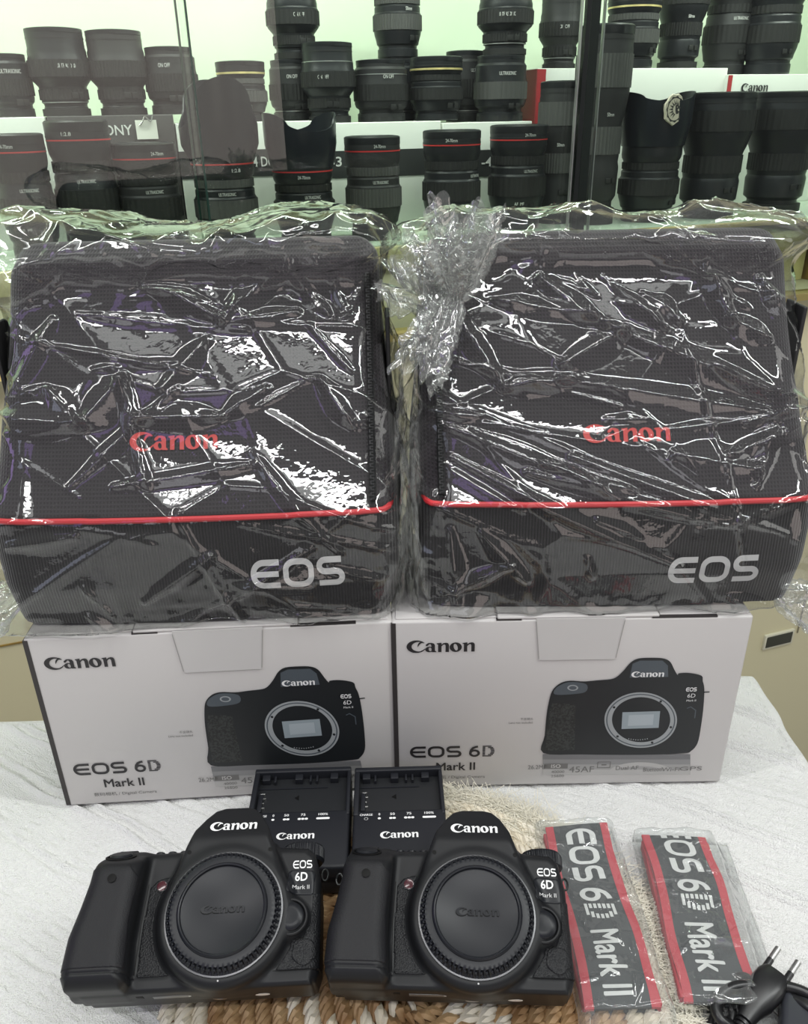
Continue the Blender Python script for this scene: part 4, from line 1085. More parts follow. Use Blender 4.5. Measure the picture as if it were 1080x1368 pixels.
# bunched end of the film: ruffled sheets gathered at a tie and flaring up, and down the gap
def ruffle(mb, base, axis, length, r0, r1, pleats, seed, nA=150, nT=34, arc=2 * pi, flat=.55):
    rng = np.random.RandomState(seed); ax = Vector(axis).normalized(); u = ax.orthogonal().normalized() if abs(ax.z) < .9 else (Vector((1, 0, 0)) - ax * ax.x).normalized(); w = ax.cross(u)
    ph = rng.uniform(0, 6.28, 6); kk = rng.uniform(3, 9, 6); v = []; f = []
    cell = rng.uniform(-1, 1, (60, 2))
    for i in range(nT):
        t = i / (nT - 1)
        for k in range(nA):
            a = arc * k / (nA - 1)
            r = r0 + (r1 - r0) * (t ** .7) * (1 - .25 * max(0, t - .75) / .25)
            pl = abs(((a * pleats / (2 * pi) + .35 * sin(a * 2 + ph[0]) + .15 * sin(t * 5 + ph[1])) % 1) - .5) * 2 - .5
            r *= 1 + .38 * pl + .12 * sin(kk[0] * a + t * 6 + ph[2])
            z = length * (t + .10 * sin(kk[1] * a + ph[3]) * t + .06 * sin(kk[2] * a * 2 + ph[4]) * t)
            am = (a / (2 * pi) * 8 % 1, t * 6 % 1)
            c = np.sqrt(((cell * .5 + .5 - np.array(((a / arc), t))) ** 2).sum(1)); c1 = np.partition(c, 1)[:2]
            r += .0055 * (c1[1] - c1[0]) * 8 * (t + .15) - .002
            p = Vector(base) + ax * z + u * (r * cos(a)) + w * (r * sin(a) * flat)
            v.append(p)
    for i in range(nT - 1):
        for k in range(nA - 1): f.append((i * nA + k, i * nA + k + 1, (i + 1) * nA + k + 1, (i + 1) * nA + k))
    mb.add(v, f)
ky = .565
kb = hp(606, 400, Vector((0, ky, 0)), Vector((0, 1, 0)))
kt = hp(628, 275, Vector((0, ky, 0)), Vector((0, 1, 0)))
mb = MB(); L_ = (kt - kb).length
ruffle(mb, kb, kt - kb, L_ * .95, .009, .026, 9, 1); ruffle(mb, kb, (kt - kb) + Vector((.006, .004, 0)), L_ * .85, .007, .017, 7, 2); ruffle(mb, kb + Vector((0, -.004, 0)), (kt - kb) + Vector((-.022, -.02, 0)), L_ * .70, .006, .015, 7, 3)
kd = hp(560, 500, Vector((0, ky - .03, 0)), Vector((0, 1, 0)))
ruffle(mb, kb, kd - kb, (kd - kb).length, .010, .022, 8, 4, flat=.8)
kl = hp(525, 345, Vector((0, ky, 0)), Vector((0, 1, 0)))
ruffle(mb, kb + Vector((0, .006, -.004)), kl - kb, (kl - kb).length * 1.0, .010, .028, 8, 5, flat=.7)
kn = mb.build('bunched_film', M['film2'], smooth=True, angle=50)
tag(kn, 'bunched tail of clear film tied up between the two bags', 'plastic wrap')
mb = MB()
for (a, b, c, d, yy, r1, sd) in ((548, 470, 541, 640, .515, .010, 6), (545, 600, 548, 800, .505, .009, 7)):
    p = hp(a, b, Vector((0, yy, 0)), Vector((0, 1, 0))); q_ = hp(c, d, Vector((0, yy, 0)), Vector((0, 1, 0)))
    ruffle(mb, p, q_ - p, (q_ - p).length, .005, r1, 6, sd, 90, 40)
gp = mb.build('film_fold', M['film'], smooth=True, angle=50)
tag(gp, 'loose fold of clear film hanging down the gap between the bags', 'plastic wrap')
for (px, py, yy, ax, r1, sd, lb) in ((1060, 800, .50, (.9, -.2, -.35), .020, 8, 'crumpled film corner sticking out right of the right bag'), (14, 800, .50, (-.9, -.2, -.3), .022, 10, 'crumpled film corner sticking out left of the left bag')):
    mb = MB(); p = hp(px, py, Vector((0, yy, 0)), Vector((0, 1, 0)))
    ruffle(mb, p - Vector(ax) * .012, ax, .038, .008, r1, 7, sd, 110, 26, flat=.8)
    o = mb.build('film_corner', M['film2'], smooth=True, angle=50); tag(o, lb, 'plastic wrap')
# ================================================================== WOVEN MAT
MC = Vector((.002, .318, TZ + .0005)); MR = .158
mt = thing('woven_mat', 'round woven straw and cream cord mat lying under the two cameras', 'placemat', MC)
rnd = random.Random(12)
base_m = MB().lathe([(.00001, .0), (MR - .006, 0), (MR - .004, .0012), (.00001, .0012)], 96, cap=False).build('backing', M['straw'], mt)
straw = MB(); cream = MB(); fluff = MB()
def cream_sector(r, a):
    a = (a + .25 * sin(r * 90)) % (2 * pi)
    if r > .128: return not (3.9 < a < 5.45) or (4.45 < a < 4.6)
    return int(a * 2.4 + r * 40) % 5 == 0
rows = [MR - .008 - k * .0095 for k in range(16)]
for r in rows:
    if r < .004: continue
    n = max(5, int(2 * pi * r / .0052))
    for k in range(n):
        a = 2 * pi * k / n + rnd.uniform(-.01, .01)
        cs = cream_sector(r, a); mb = cream if cs else straw
        L_ = (.0088 if r > .02 else .006) * rnd.uniform(.9, 1.2); tw = .62 * (1 if True else -1) + rnd.uniform(-.15, .15)
        c = Vector((r * cos(a), r * sin(a), .0036)); tg = Vector((-sin(a), cos(a), 0)); rd = Vector((cos(a), sin(a), 0))
        d = tg * cos(tw) + rd * sin(tw)
        w = rnd.uniform(.0024, .0033)
        pts = [c - d * L_ - Vector((0, 0, .0016)), c - d * L_ * .45 + Vector((0, 0, .0012)), c + Vector((0, 0, .0024)), c + d * L_ * .45 + Vector((0, 0, .0012)), c + d * L_ - Vector((0, 0, .0016))]
        mb.tube(pts, lambda t, w=w: w * (.45 + .55 * sin(pi * min(max(t, .02), .98))), 6, 1)
straw.build('straw_braid', M['straw'], mt); cream.build('cream_cord', M['straw2'], mt)
for k in range(9500):
    u_ = rnd.random()
    if u_ < .50: a = rnd.uniform(radians(18), radians(98)); r = MR - abs(rnd.gauss(0, .013)) + .006
    elif u_ < .86: a = rnd.uniform(radians(-45), radians(25)); r = MR - abs(rnd.gauss(0, .010)) + .004
    else: a = rnd.uniform(radians(235), radians(345)); r = rnd.uniform(.10, MR + .002)
    p = Vector((r * cos(a), r * sin(a), rnd.uniform(.004, .009)))
    b = a + rnd.gauss(1.1 if u_ < .5 else .2, .8); L_ = rnd.uniform(.006, .019)
    d = Vector((cos(b), sin(b), rnd.uniform(-.1, .35))); cv = Vector((rnd.gauss(0, .45), rnd.gauss(0, .45), -.35))
    pts = [p + d * L_ * t + cv * L_ * t * t for t in (0, .5, 1)]
    for q in pts: q.z = max(q.z, .0008)
    fluff.tube(pts, rnd.uniform(.00016, .00030), 3, 1, False)
fl = fluff.build('fringe', M['fluff'], mt, smooth=True, angle=None); fl['kind'] = 'stuff'

# ================================================================== CAMERA BODIES  (modelled in millimetres)
def rotx(p, a): return p
def make_camera(label, org, yaw, tilt, group=None):
    Xa = Vector((cos(yaw), sin(yaw), 0)); Ya = Vector((-sin(yaw) * cos(tilt), cos(yaw) * cos(tilt), sin(tilt))); Za = Xa.cross(Ya)
    R_ = Matrix((Xa, Ya, Za)).transposed()
    t = thing('digital_camera', label, 'camera', org, R_)
    h = .8; lo, hi = (-76, -3, -60), (77, 114, 31)
    X, Y, Z = field(lo, hi, h)
    def slab(poly, z0, z1, r): return extr(sd_poly(X, Y, poly), np.abs(Z - (z0 + z1) / 2) - (z1 - z0) / 2, r)
    main = slab([(-66, 7), (70, 7), (72, 13), (72, 62), (69, 78), (64, 83), (47, 84), (44, 86), (-28, 84), (-60, 84), (-62, 74), (-64, 58)], -25, 8, 6)
    grip = slab([(-66, 5.5), (-69.5, 12), (-69, 32), (-65.5, 48), (-63, 62), (-62, 78), (-58, 86), (-38, 87), (-33, 80), (-34, 60), (-35, 30), (-33, 9), (-36, 5.5)], -12, 27, 9)
    slope = Y * .85 + Z * .53 - 74.4
    grip = smax(grip, slope, 5)
    body = smin(main, grip, 5)
    rr = np.sqrt((X - 17) ** 2 + (Y - 43.5) ** 2)
    ring = extr(rr - 39.5, np.abs(Z - 4) - 12.5, 5)
    hump = slab([(-16, 62), (-14, 74), (-11, 84), (-7, 94), (-1, 103), (4, 108.5), (10, 110.5), (24, 110.5), (29, 109), (34, 104), (39, 95), (43, 84), (47, 74), (50, 62), (46, 44), (-12, 44)], -30, 15.5, 4)
    hump = smax(hump, Y * .40 + Z * .9165 - 49.2, 1.0)
    lip = slab([(-15, 52), (-12, 74), (-8, 85), (-4, 89.5), (0, 90.5), (31, 90.5), (35, 90.5), (39, 86), (45, 74), (49, 52)], 0, 17.3, 2.5)
    lip = smax(lip, -(-Z * .5 + 3) - 3 + (Z - 17.3) * .0, 1)
    body = smin(body, ring, 6); body = smin(body, hump, 4); body = smin(body, lip, 2.0)
    boss = extr(np.sqrt((X - 54.5) ** 2 + (Y - 40) ** 2) - 11.0, np.abs(Z - 6) - 7.5, 4)
    body = smin(body, boss, 4)
    foot = np.minimum(slab([(-60, 5.5), (68, 5.5), (68, 14), (-60, 14)], -21, 9, 3), slab([(-58, 13), (62, 13), (62, 74), (-54, 74)], -33, -15, 3)); body = smin(body, foot, 2)
    eye = extr(np.maximum(np.abs(X - 17) - 15, np.abs(Y - 90) - 11), np.abs(Z + 40) - 16, 4); body = smin(body, eye, 2)
    # shutter table behind the release, shallow hollow under the release
    hollow = np.sqrt((X + 50) ** 2 + (Y - 47) ** 2) * 0
    # groove lines
    ch = np.maximum(np.abs(Z * .43 + Y * .90 - 74) - .35, -(Z - 2)); ch = np.maximum(ch, np.abs(X + 50) - 14)
    gr1 = np.maximum(np.abs(Y - 13.2) - .35, np.abs(X + 52.5) - 20.5)
    body = np.maximum(body, -np.maximum(np.maximum(gr1, -body - .7), -(Z + 4)))
    def mk(name, V, m): 
        v, q = iso(V, lo, h, .001); return fast_obj(name, v, q, m, t)
    bo = mk('camera_body', body, M['cam_plastic'])
    bv = bvh_of(bo)
    def fz(x, y, off=.25):
        """front surface point, given millimetres"""
        hit = bv.ray_cast(Vector((x / 1000, y / 1000, .08)), Vector((0, 0, -1)))
        return hit[0] + Vector((0, 0, off / 1000)) if hit[0] is not None else Vector((x / 1000, y / 1000, .01))
    # leather coverings conforming to the body
    def region(poly, z0, lift, name, m):
        d2 = sd_poly(X, Y, poly)
        mk(name, np.maximum(np.maximum(body - lift, d2), z0 - Z), m)
    region([(-80, 15), (-80, 66), (-60, 70), (-40, 70), (-34.5, 64), (-36, 40), (-34.5, 15)], -6, .55, 'grip_leather', M['cam_rubber'])
    arc = [(17 + 42.5 * cos(a), 43.5 + 42.5 * sin(a)) for a in [radians(x) for x in range(146, 224, 6)]]
    region([(-31, 14), (-31.5, 40), (-30.5, 62), (-27, 66), (-20.5, 68)] + arc + [(-12, 13.5), (-29, 13.5)], 2, .5, 'front_leather', M['cam_leather'])
    arc2 = [(17 + 42.5 * cos(a), 43.5 + 42.5 * sin(a)) for a in [radians(x) for x in range(-44, -14, 6)]]
    region([(48, 13.5)] + arc2 + [(62, 29), (67, 38), (67.5, 54), (74, 56), (74, 13.5)], -20, .5, 'side_leather', M['cam_leather'])
    region([(52, 55), (53.5, 53.5), (67, 53), (68.5, 54.5), (69, 66.5), (67.5, 68), (54, 68.5), (52.5, 67)], 2, .35, 'badge_plate', M['cam_smooth'])
    mb = MB()
    pen = [(63.5 + r_ * cos(a), 22.5 + r_ * sin(a)) for a, r_ in [(radians(20 + i * 36), 7.6 if i % 2 else 7.0) for i in range(10)]]
    region(smooth_poly(pen, 2), 0, 1.0, 'socket_cover', M['cam_leather'])
    region(smooth_poly([(63.5 + (x - 63.5) * 1.12, 22.5 + (y - 22.5) * 1.12) for x, y in pen], 2), 0, .35, 'socket_seam', M['hole'])
    # panel seam lines
    def line(pts, name='seam', w=.45, m=M['hole'], n=6):
        F_ = Flat().add(*stroke(pts, w)); F_.build(name, m, lambda x, y: fz(x, y, .12), t, sub=3)
    line([(46, 13.2), (72, 13.2)]); line([(-32, 13.5), (-32.5, 40), (-31.5, 64)])
    # body cap
    cm = Matrix.Translation((.017, .0435, .0165))
    def teeth(i, a):
        k = (a * 66 / (2 * pi)) % 1
        return -.0011 if (i in (3, 4) and k < .42) else 0
    MB().lathe([(.00001, 0), (.0334, 0), (.0334, .0016), (.0328, .0022), (.0316, .0050), (.0302, .0062), (.0280, .0067), (.0262, .0068), (.0258, .0078), (.0250, .0083), (.0243, .0080), (.0239, .0066), (.0234, .0063), (.00001, .0063)], 396, cm, teeth, cap=False).build('body_cap', M['cap'], t, angle=40)
    cp = [c for c in t.children if c.name.startswith('body_cap')][0]
    nt = MB()
    for k in range(66):
        a = 2 * pi * k / 66
        m_ = cm @ Matrix.Rotation(a, 4, 'Z') @ Matrix.Translation((.0311, 0, .0040)) @ Matrix.Rotation(radians(-48), 4, 'Y')
        nt.box((-.0016, -.00075, -.0006), (.0016, .00075, .0009), m_, .0003)
    nt.build('cap_knurling', M['cap'], cp)
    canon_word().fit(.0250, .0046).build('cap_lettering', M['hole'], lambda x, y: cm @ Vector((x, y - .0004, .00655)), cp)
    canon_word().fit(.0250, .0046).build('cap_lettering', M['cam_smooth'], lambda x, y: cm @ Vector((x + .0002, y, .00665)), cp)
    MB().lathe([(.0334, .0), (.0343, .0002), (.0343, .0012), (.0334, .0014)], 128, Matrix.Translation((.017, .0435, .0163)), cap=False).build('mount_ring', M['mount'], t)
    # lens release button in its collar
    bm_ = Matrix.Translation((.0555, .040, .0128))
    MB().lathe([(.00001, 0), (.0078, 0), (.0078, .0022), (.0070, .0030), (.004, .0034), (.00001, .0035)], 48, bm_, cap=False).build('lens_release_button', M['cam_smooth'], t)
    MB().lathe([(.0084, .0), (.0104, .0), (.0104, .0012), (.0098, .0018), (.0090, .0018), (.0084, .0010)], 48, bm_, cap=False).build('button_collar', M['cam_plastic'], t)
    # mode dial, main dial, release and top buttons
    dm = Matrix.Translation((.0600, .0795, -.008)) @ Matrix.Rotation(radians(-90), 4, 'X')
    kn = lambda i, a: .0004 * (1 if int(a * 54 / pi) % 2 else 0) if i in (2, 3) else 0
    MB().lathe([(.00001, -.002), (.0118, -.002), (.0128, 0), (.0128, .0065), (.0122, .0080), (.010, .0086), (.00001, .0086)], 216, dm, kn, cap=False).build('mode_dial', M['cam_smooth'], t, angle=30)
    sm = Matrix.Translation((-.0500, .0795, .0128)) @ Matrix.Rotation(radians(-58), 4, 'X')
    MB().lathe([(.00001, -.001), (.0068, -.001), (.0068, .0010), (.0058, .0020), (.003, .0022), (.00001, .0020)], 40, sm, cap=False).build('shutter_button', M['cam_smooth'], t)
    MB().lathe([(.0078, -.001), (.0092, -.001), (.0092, .0006), (.0078, .0008)], 40, sm, cap=False).build('shutter_collar', M['hole'], t)
    wm = Matrix.Translation((-.049, .0795, -.001)) @ Matrix.Rotation(radians(90), 4, 'Y')
    MB().lathe([(.00001, -.006), (.0070, -.006), (.0078, -.005), (.0078, .005), (.0070, .006), (.00001, .006)], 160, wm, lambda i, a: .0004 * (1 if int(a * 40 / pi) % 2 else 0) if i in (2, 3) else 0, cap=False).build('control_dial', M['cam_rubber'], t, angle=30)
    for k in range(4):
        mb = MB().lathe([(.00001, -.002), (.0030, -.002), (.0030, .0008), (.0024, .0014), (.00001, .0014)], 24, Matrix.Translation((-.030 + k * .0075, .0850, -.002)) @ Matrix.Rotation(radians(-90), 4, 'X'), cap=False)
        mb.build('top_button', M['cam_smooth'], t)
    # remote window, red lamp, screws
    def disc(name, x, y, r, m, hgt=.3, zoff=0):
        c = fz(x, y, .95 if r > 3 else 1.1 if r > 2 else 0)
        hs = [fz(x + dx, y + dy, 0) for dx, dy in ((1.5, 0), (0, 1.5), (-1.5, 0), (0, -1.5))]
        nrm = ((hs[0] - hs[2]).cross(hs[1] - hs[3])).normalized()
        q = nrm.to_track_quat('Z', 'Y').to_matrix().to_4x4()
        MB().lathe([(.0001, 0), (r / 1000, 0), (r / 1000, hgt / 1000), (r * .85 / 1000, hgt * 1.4 / 1000), (.0001, hgt * 1.4 / 1000)], 28, Matrix.Translation(c) @ q, cap=False).build(name, m, t)
    disc('remote_window', -48.5, 62, 2.5, M['hole']); disc('self_timer_lamp', -23.5, 62.5, 2.9, M['red_lamp'])
    disc('lamp_ring', -23.5, 62.5, 3.4, M['cam_smooth'], .12)
    disc('screw', -8, 79.5, 1.3, M['hole'], .1); disc('screw', 41.5, 79, 1.3, M['hole'], .1); disc('index_dot', 17, 8.0, .5, M['grey_print'], .1)
    # lettering
    def put(F_, x, y, m, name, off=.22, sub=.003):
        F_.build(name, m, lambda a, b: fz(x + a * 1000, y + b * 1000, off), t, sub=sub)
    canon_word().fit(.0295, .0068).move(0, 0).build('brand_lettering', M['white_print'], lambda a, b: fz(17 + a * 1000, 96.2 + b * 1000, .2), t, sub=.004)
    put(eos_shapes(.17).fit(.0118, .0048), 61, 71.6, M['white_print'], 'series_lettering')
    put(bold_text('6D', .02).fit(.0076, .0052), 60.5, 64.2, M['white_print'], 'model_lettering', .6)
    put(bold_text('Mark II', .01).fit(.0102, .0024), 60.5, 58.0, M['grey_print'], 'model_lettering', .6)
    # underside: serial label, tripod socket, stickers, battery door
    def under(name, x0, x1, z0, z1, m, th=.25, y=5.5):
        MB().box((x0 / 1000, (y - th) / 1000, z0 / 1000), (x1 / 1000, (y + .4) / 1000, z1 / 1000), bev=.0001).build(name, m, t)
    under('serial_label', -22, 32, -4, .5, M['label_grey'])
    under('serial_code', -2, 3, -2.5, -.4, M['grey_print'], .32); under('serial_stripe', 4, 31, -2.2, -.8, M['grey_print'], .3)
    rm = Matrix.Translation((.0145, .0058, -.0085)) @ Matrix.Rotation(radians(90), 4, 'X')
    MB().lathe([(.0022, .0002), (.0025, .0009), (.0042, .0009), (.0045, .0)], 40, rm, cap=False).build('tripod_socket', M['steel'], t)
    MB().lathe([(.0001, .0004), (.0023, .0004)], 24, rm, cap=False).build('socket_hole', M['hole'], t)
    rm2 = Matrix.Translation((.039, .0057, -.0075)) @ Matrix.Rotation(radians(90), 4, 'X') @ Matrix.Scale(1.9, 4, (1, 0, 0))
    MB().lathe([(.0001, .0004), (.0022, .0004), (.0022, 0)], 32, rm2, cap=False).build('white_sticker', M['sticker'], t)
    under('battery_latch', -62, -54, 5, 7.5, M['hole'], .25, 5.7); under('hinge_gap', -31, -27, -2, 2, M['hole'], .25)
    # strap lugs
    for s_, x_ in ((1, 72.5), (-1, -67)):
        P_ = [Vector(((x_ + s_ * (1.2 + 1.9 * cos(a))) / 1000, (70 + 3.4 * sin(a)) / 1000, -.008)) for a in [i * pi / 8 for i in range(17)]]
        MB().tube(P_, .0007, 8, 1).build('strap_lug', M['blackmetal'], t)
    return t
def copy_tree(o, parent=None):
    c = o.copy(); COL.objects.link(c); c.parent = parent
    for ch in list(o.children): copy_tree(ch, c)
    return c
def cam_matrix(yaw, tilt):
    Xa = Vector((cos(yaw), sin(yaw), 0)); Ya = Vector((-sin(yaw) * cos(tilt), cos(yaw) * cos(tilt), sin(tilt)))
    return Matrix((Xa, Ya, Xa.cross(Ya))).transposed()
camA = make_camera('black camera body with body cap at the left, nearer the left edge of the table', (-.1250, .2868, .7920), radians(2.2), radians(21))
camB = copy_tree(camA); camB.location = (.0196, .2872, .7870); camB.rotation_euler = cam_matrix(radians(-2.8), radians(21)).to_euler()
camB['label'] = 'black camera body with body cap beside the left neck strap'

# ================================================================== BATTERY CHARGERS
def make_charger(label, org, yaw, w, pitch=0.0):
    t = thing('battery_charger', label, 'battery charger', org, (pitch, 0, yaw))
    mm = lambda *a: tuple(x / 1000 for x in a)
    hw = w / 2
    MB().box(mm(-hw, 0, 0), mm(hw, 93, 20), bev=.0025).box(mm(-hw, 0, 10), mm(hw, 51, 27), bev=.0025).build('charger_body', M['charger'], t)
    MB().box(mm(-hw, 46, 14), mm(-hw + 4, 93, 27.6), bev=.0012).box(mm(hw - 3, 46, 14), mm(hw, 93, 27.4), bev=.0012).box(mm(-hw, 88.5, 14), mm(hw, 93, 28.2), bev=.0012).build('bay_rim', M['charger'], t)
    MB().box(mm(-hw + 4, 50, 19), mm(hw - 3, 89, 20.6)).build('bay_floor', M['charger_recess'], t, smooth=False)
    for k, (x0, x1) in enumerate(((-hw + 6, -hw + 12), (-6, 0), (hw - 16, hw - 10))):
        MB().box(mm(x0, 83, 19.8), mm(x1, 89, 25.5), bev=.0006).build('bay_lug', M['charger'], t)
    for x0 in (-hw + 15, 5, 10): MB().box(mm(x0, 82.5, 19.8), mm(x0 + 1.6, 89, 24), bev=.0003).build('bay_rib', M['charger'], t)
    MB().box(mm(-hw + 4, 78, 20.2), mm(hw - 18, 79, 21.2)).build('bay_ridge', M['charger'], t, smooth=False)
    for k in range(4): MB().box(mm(-hw + 5.5, 72 - k * 4.6, 20.4), mm(-hw + 9.5 + (k % 2), 73.2 - k * 4.6, 22.4), bev=.0002).build('contact', M['steel'], t)
    MB().box(mm(-hw + 5, 54, 20.4), mm(-hw + 8.4, 71, 23.4), bev=.0004).build('contact_block', M['charger'], t)
    Flat().poly([(-.0055, .069), (-.002, .0715), (-.002, .0665)]).build('arrow_mark', M['hole'], lambda x, y: Vector((x, y, .0209)), t)
    top = .0272
    def put(F_, x, y, name='lettering', m=M['white_print']): F_.move(x / 1000, y / 1000).build(name, m, lambda a, b: Vector((a, b, top)), t)
    put(text('CHARGE', .01).fit(.0092, .0019), -hw + 9.5, 46.2)
    for x, s in ((-hw + 19, '0'), (-hw + 28.5, '50'), (-hw + 40.5, '75'), (-hw + 55, '100%')): put(text(s, .01).fit(.0017 * len(s) if s != '0' else .0013, .0021), x, 46.4)
    put(Flat().add(*stroke(ell(0, 0, .0013, .0011, 0, 360, 16), .0003, True)), -hw + 9.5, 42.6, 'indicator', M['grey_print'])
    def pill(w_, x):
        q = ell(w_ / 2 - .0009, 0, .0009, .0009, -90, 90, 8) + ell(-w_ / 2 + .0009, 0, .0009, .0009, 90, 270, 8); put(Flat().poly(q), x, 42.6, 'indicator')
    pill(.0022, -hw + 19)
    for k in range(2): pill(.0024, -hw + 27.3 + k * 2.4)
    for k in range(3): pill(.0024, -hw + 38 + k * 2.5)
    pill(.0098, -hw + 55)
    canon_word().fit(.0268, .0062).move(-.0005, .0275).build('brand_lettering', M['white_print'], lambda a, b: Vector((a, b, top)), t)
    return t
chA = make_charger('black battery charger at the left, its corner tucked behind the left camera', (-.0795, .3835, TZ + .0085), radians(1.2), 74)
chB = make_charger('black battery charger at the right, between left charger and the cream fringe', (-.0065, .3830, TZ + .0085), radians(1.0), 67)

# ================================================================== NECK STRAPS IN THEIR POUCHES
def quad_frame(tl, tr, br, bl, z):
    c = [hz(*p, z) for p in (tl, tr, br, bl)]
    top, bot = (c[0] + c[1]) / 2, (c[2] + c[3]) / 2
    ax = (bot - top); return c, top, bot, ax.length, ((c[1] - c[0]).length + (c[2] - c[3]).length) / 2, atan2(ax.x, -ax.y)
def make_strap(label, quad, lettering_from, seed, shift=0.0):
    z = .766
    c, top, bot, Ln, W, ya = quad_frame(*quad, z)
    org = Vector((top.x, top.y, TZ + .004))
    t = thing('neck_strap', label, 'camera strap', org, (0, 0, ya))
    ht = .0125
    # local: x across, y from 0 (far end) to -Ln (near end)
    def prof(u, v):   # u across -1..1, v along 0..1
        return ht - .0008 * u * u + .0012 * sin(v * 7 + seed) + .0006 * sin(v * 19 + u * 2) + (.0016 * u * (v - .5) * (1 if seed % 2 else -1)) - .006 * max(0, v - .93) / .07 * .5
    def band(u0, u1, name, m, lift=0.0, z_lo=None):
        n, k = 60, 6; v = []; f = []
        for i in range(n + 1):
            for j in range(k + 1):
                a, b = u0 + (u1 - u0) * j / k, i / n
                side = .0008 * sin(b * 9 + seed)
                v.append((a * W / 2 + side, -b * Ln, prof(a, b) + lift))
        N_ = len(v)
        for i in range(n + 1):
            for j in range(k + 1):
                x, y, zz = v[i * (k + 1) + j]; v.append((x, y, zz - .0016 - lift))
        ix = lambda i, j: i * (k + 1) + j
        for i in range(n):
            for j in range(k):
                f.append((ix(i, j), ix(i + 1, j), ix(i + 1, j + 1), ix(i, j + 1))); f.append((N_ + ix(i, j), N_ + ix(i, j + 1), N_ + ix(i + 1, j + 1), N_ + ix(i + 1, j)))
            f.append((ix(i, 0), N_ + ix(i, 0), N_ + ix(i + 1, 0), ix(i + 1, 0))); f.append((ix(i, k), ix(i + 1, k), N_ + ix(i + 1, k), N_ + ix(i, k)))
        for j in range(k):
            f.append((ix(0, j), ix(0, j + 1), N_ + ix(0, j + 1), N_ + ix(0, j))); f.append((ix(n, j), N_ + ix(n, j), N_ + ix(n, j + 1), ix(n, j + 1)))
        return obj(name, v, f, m, t, True, 50)
    band(-.76, .76, 'webbing', M['strap_grey'])
    band(-1, -.755, 'red_edge', M['strap_red'], .0003); band(.755, 1, 'red_edge', M['strap_red'], .0003)
    # folded layers beneath
    lay = MB()
    for k in range(3): lay.box((-W / 2 * (.97 - .02 * k), -Ln * (.99 - .02 * k), .0004 + k * .0032), (W / 2 * (.96 + .01 * k), -.001 - k * .001, .0030 + k * .0032), bev=.001)
    lay.build('folded_layers', M['strap_grey'], t)
    e = MB()
    for s in (-1, 1): e.box((s * W / 2 * .985 - .0015, -Ln * .985, .0006), (s * W / 2 * .985 + .0012, -.003, .0088), bev=.0006)
    e.build('folded_red_edge', M['strap_red'], t)
    F_ = Flat(); hh = W * .47
    E = eos_shapes(.20); F_.add(E.v, E.f, 0, 0, hh, hh * .76)
    s = six_shape(.17); x1 = hh * .76 * 3.55 + hh * .42; F_.add(s.v, s.f, x1, 0, hh, hh * .92)
    d_ = dee_stripes(7, .22); F_.add(d_.v, d_.f, x1 + hh * .78, 0, hh, hh * .98)
    mk = bold_text('Mark II', .022); xs = [p[0] for p in mk.v]; k_ = hh * 2.75 / (max(xs) - min(xs)); F_.add(mk.v, mk.f, x1 + hh * 1.98, 0, hh / .74 * .86, k_)
    x_max = max(p[0] for p in F_.v); kL = (Ln * (.955 - lettering_from)) / x_max if not shift else (Ln * 1.04) / x_max
    F_.v = [(x * kL, y - hh / 2 + .0012) for x, y in F_.v]
    F_.v = [(x + Ln * lettering_from, y) for x, y in F_.v]
    def mp(x, y):
        v_ = min(max(x / Ln, 0.004), .996); return Vector((y + .0008 * sin(v_ * 9 + seed), -v_ * Ln, prof(y / (W / 2), v_) + .0006))
    F_.build('embroidered_lettering', M['strap_thread'], mp, t, sub=.004)
    return t, org, Ln, W, ya, prof
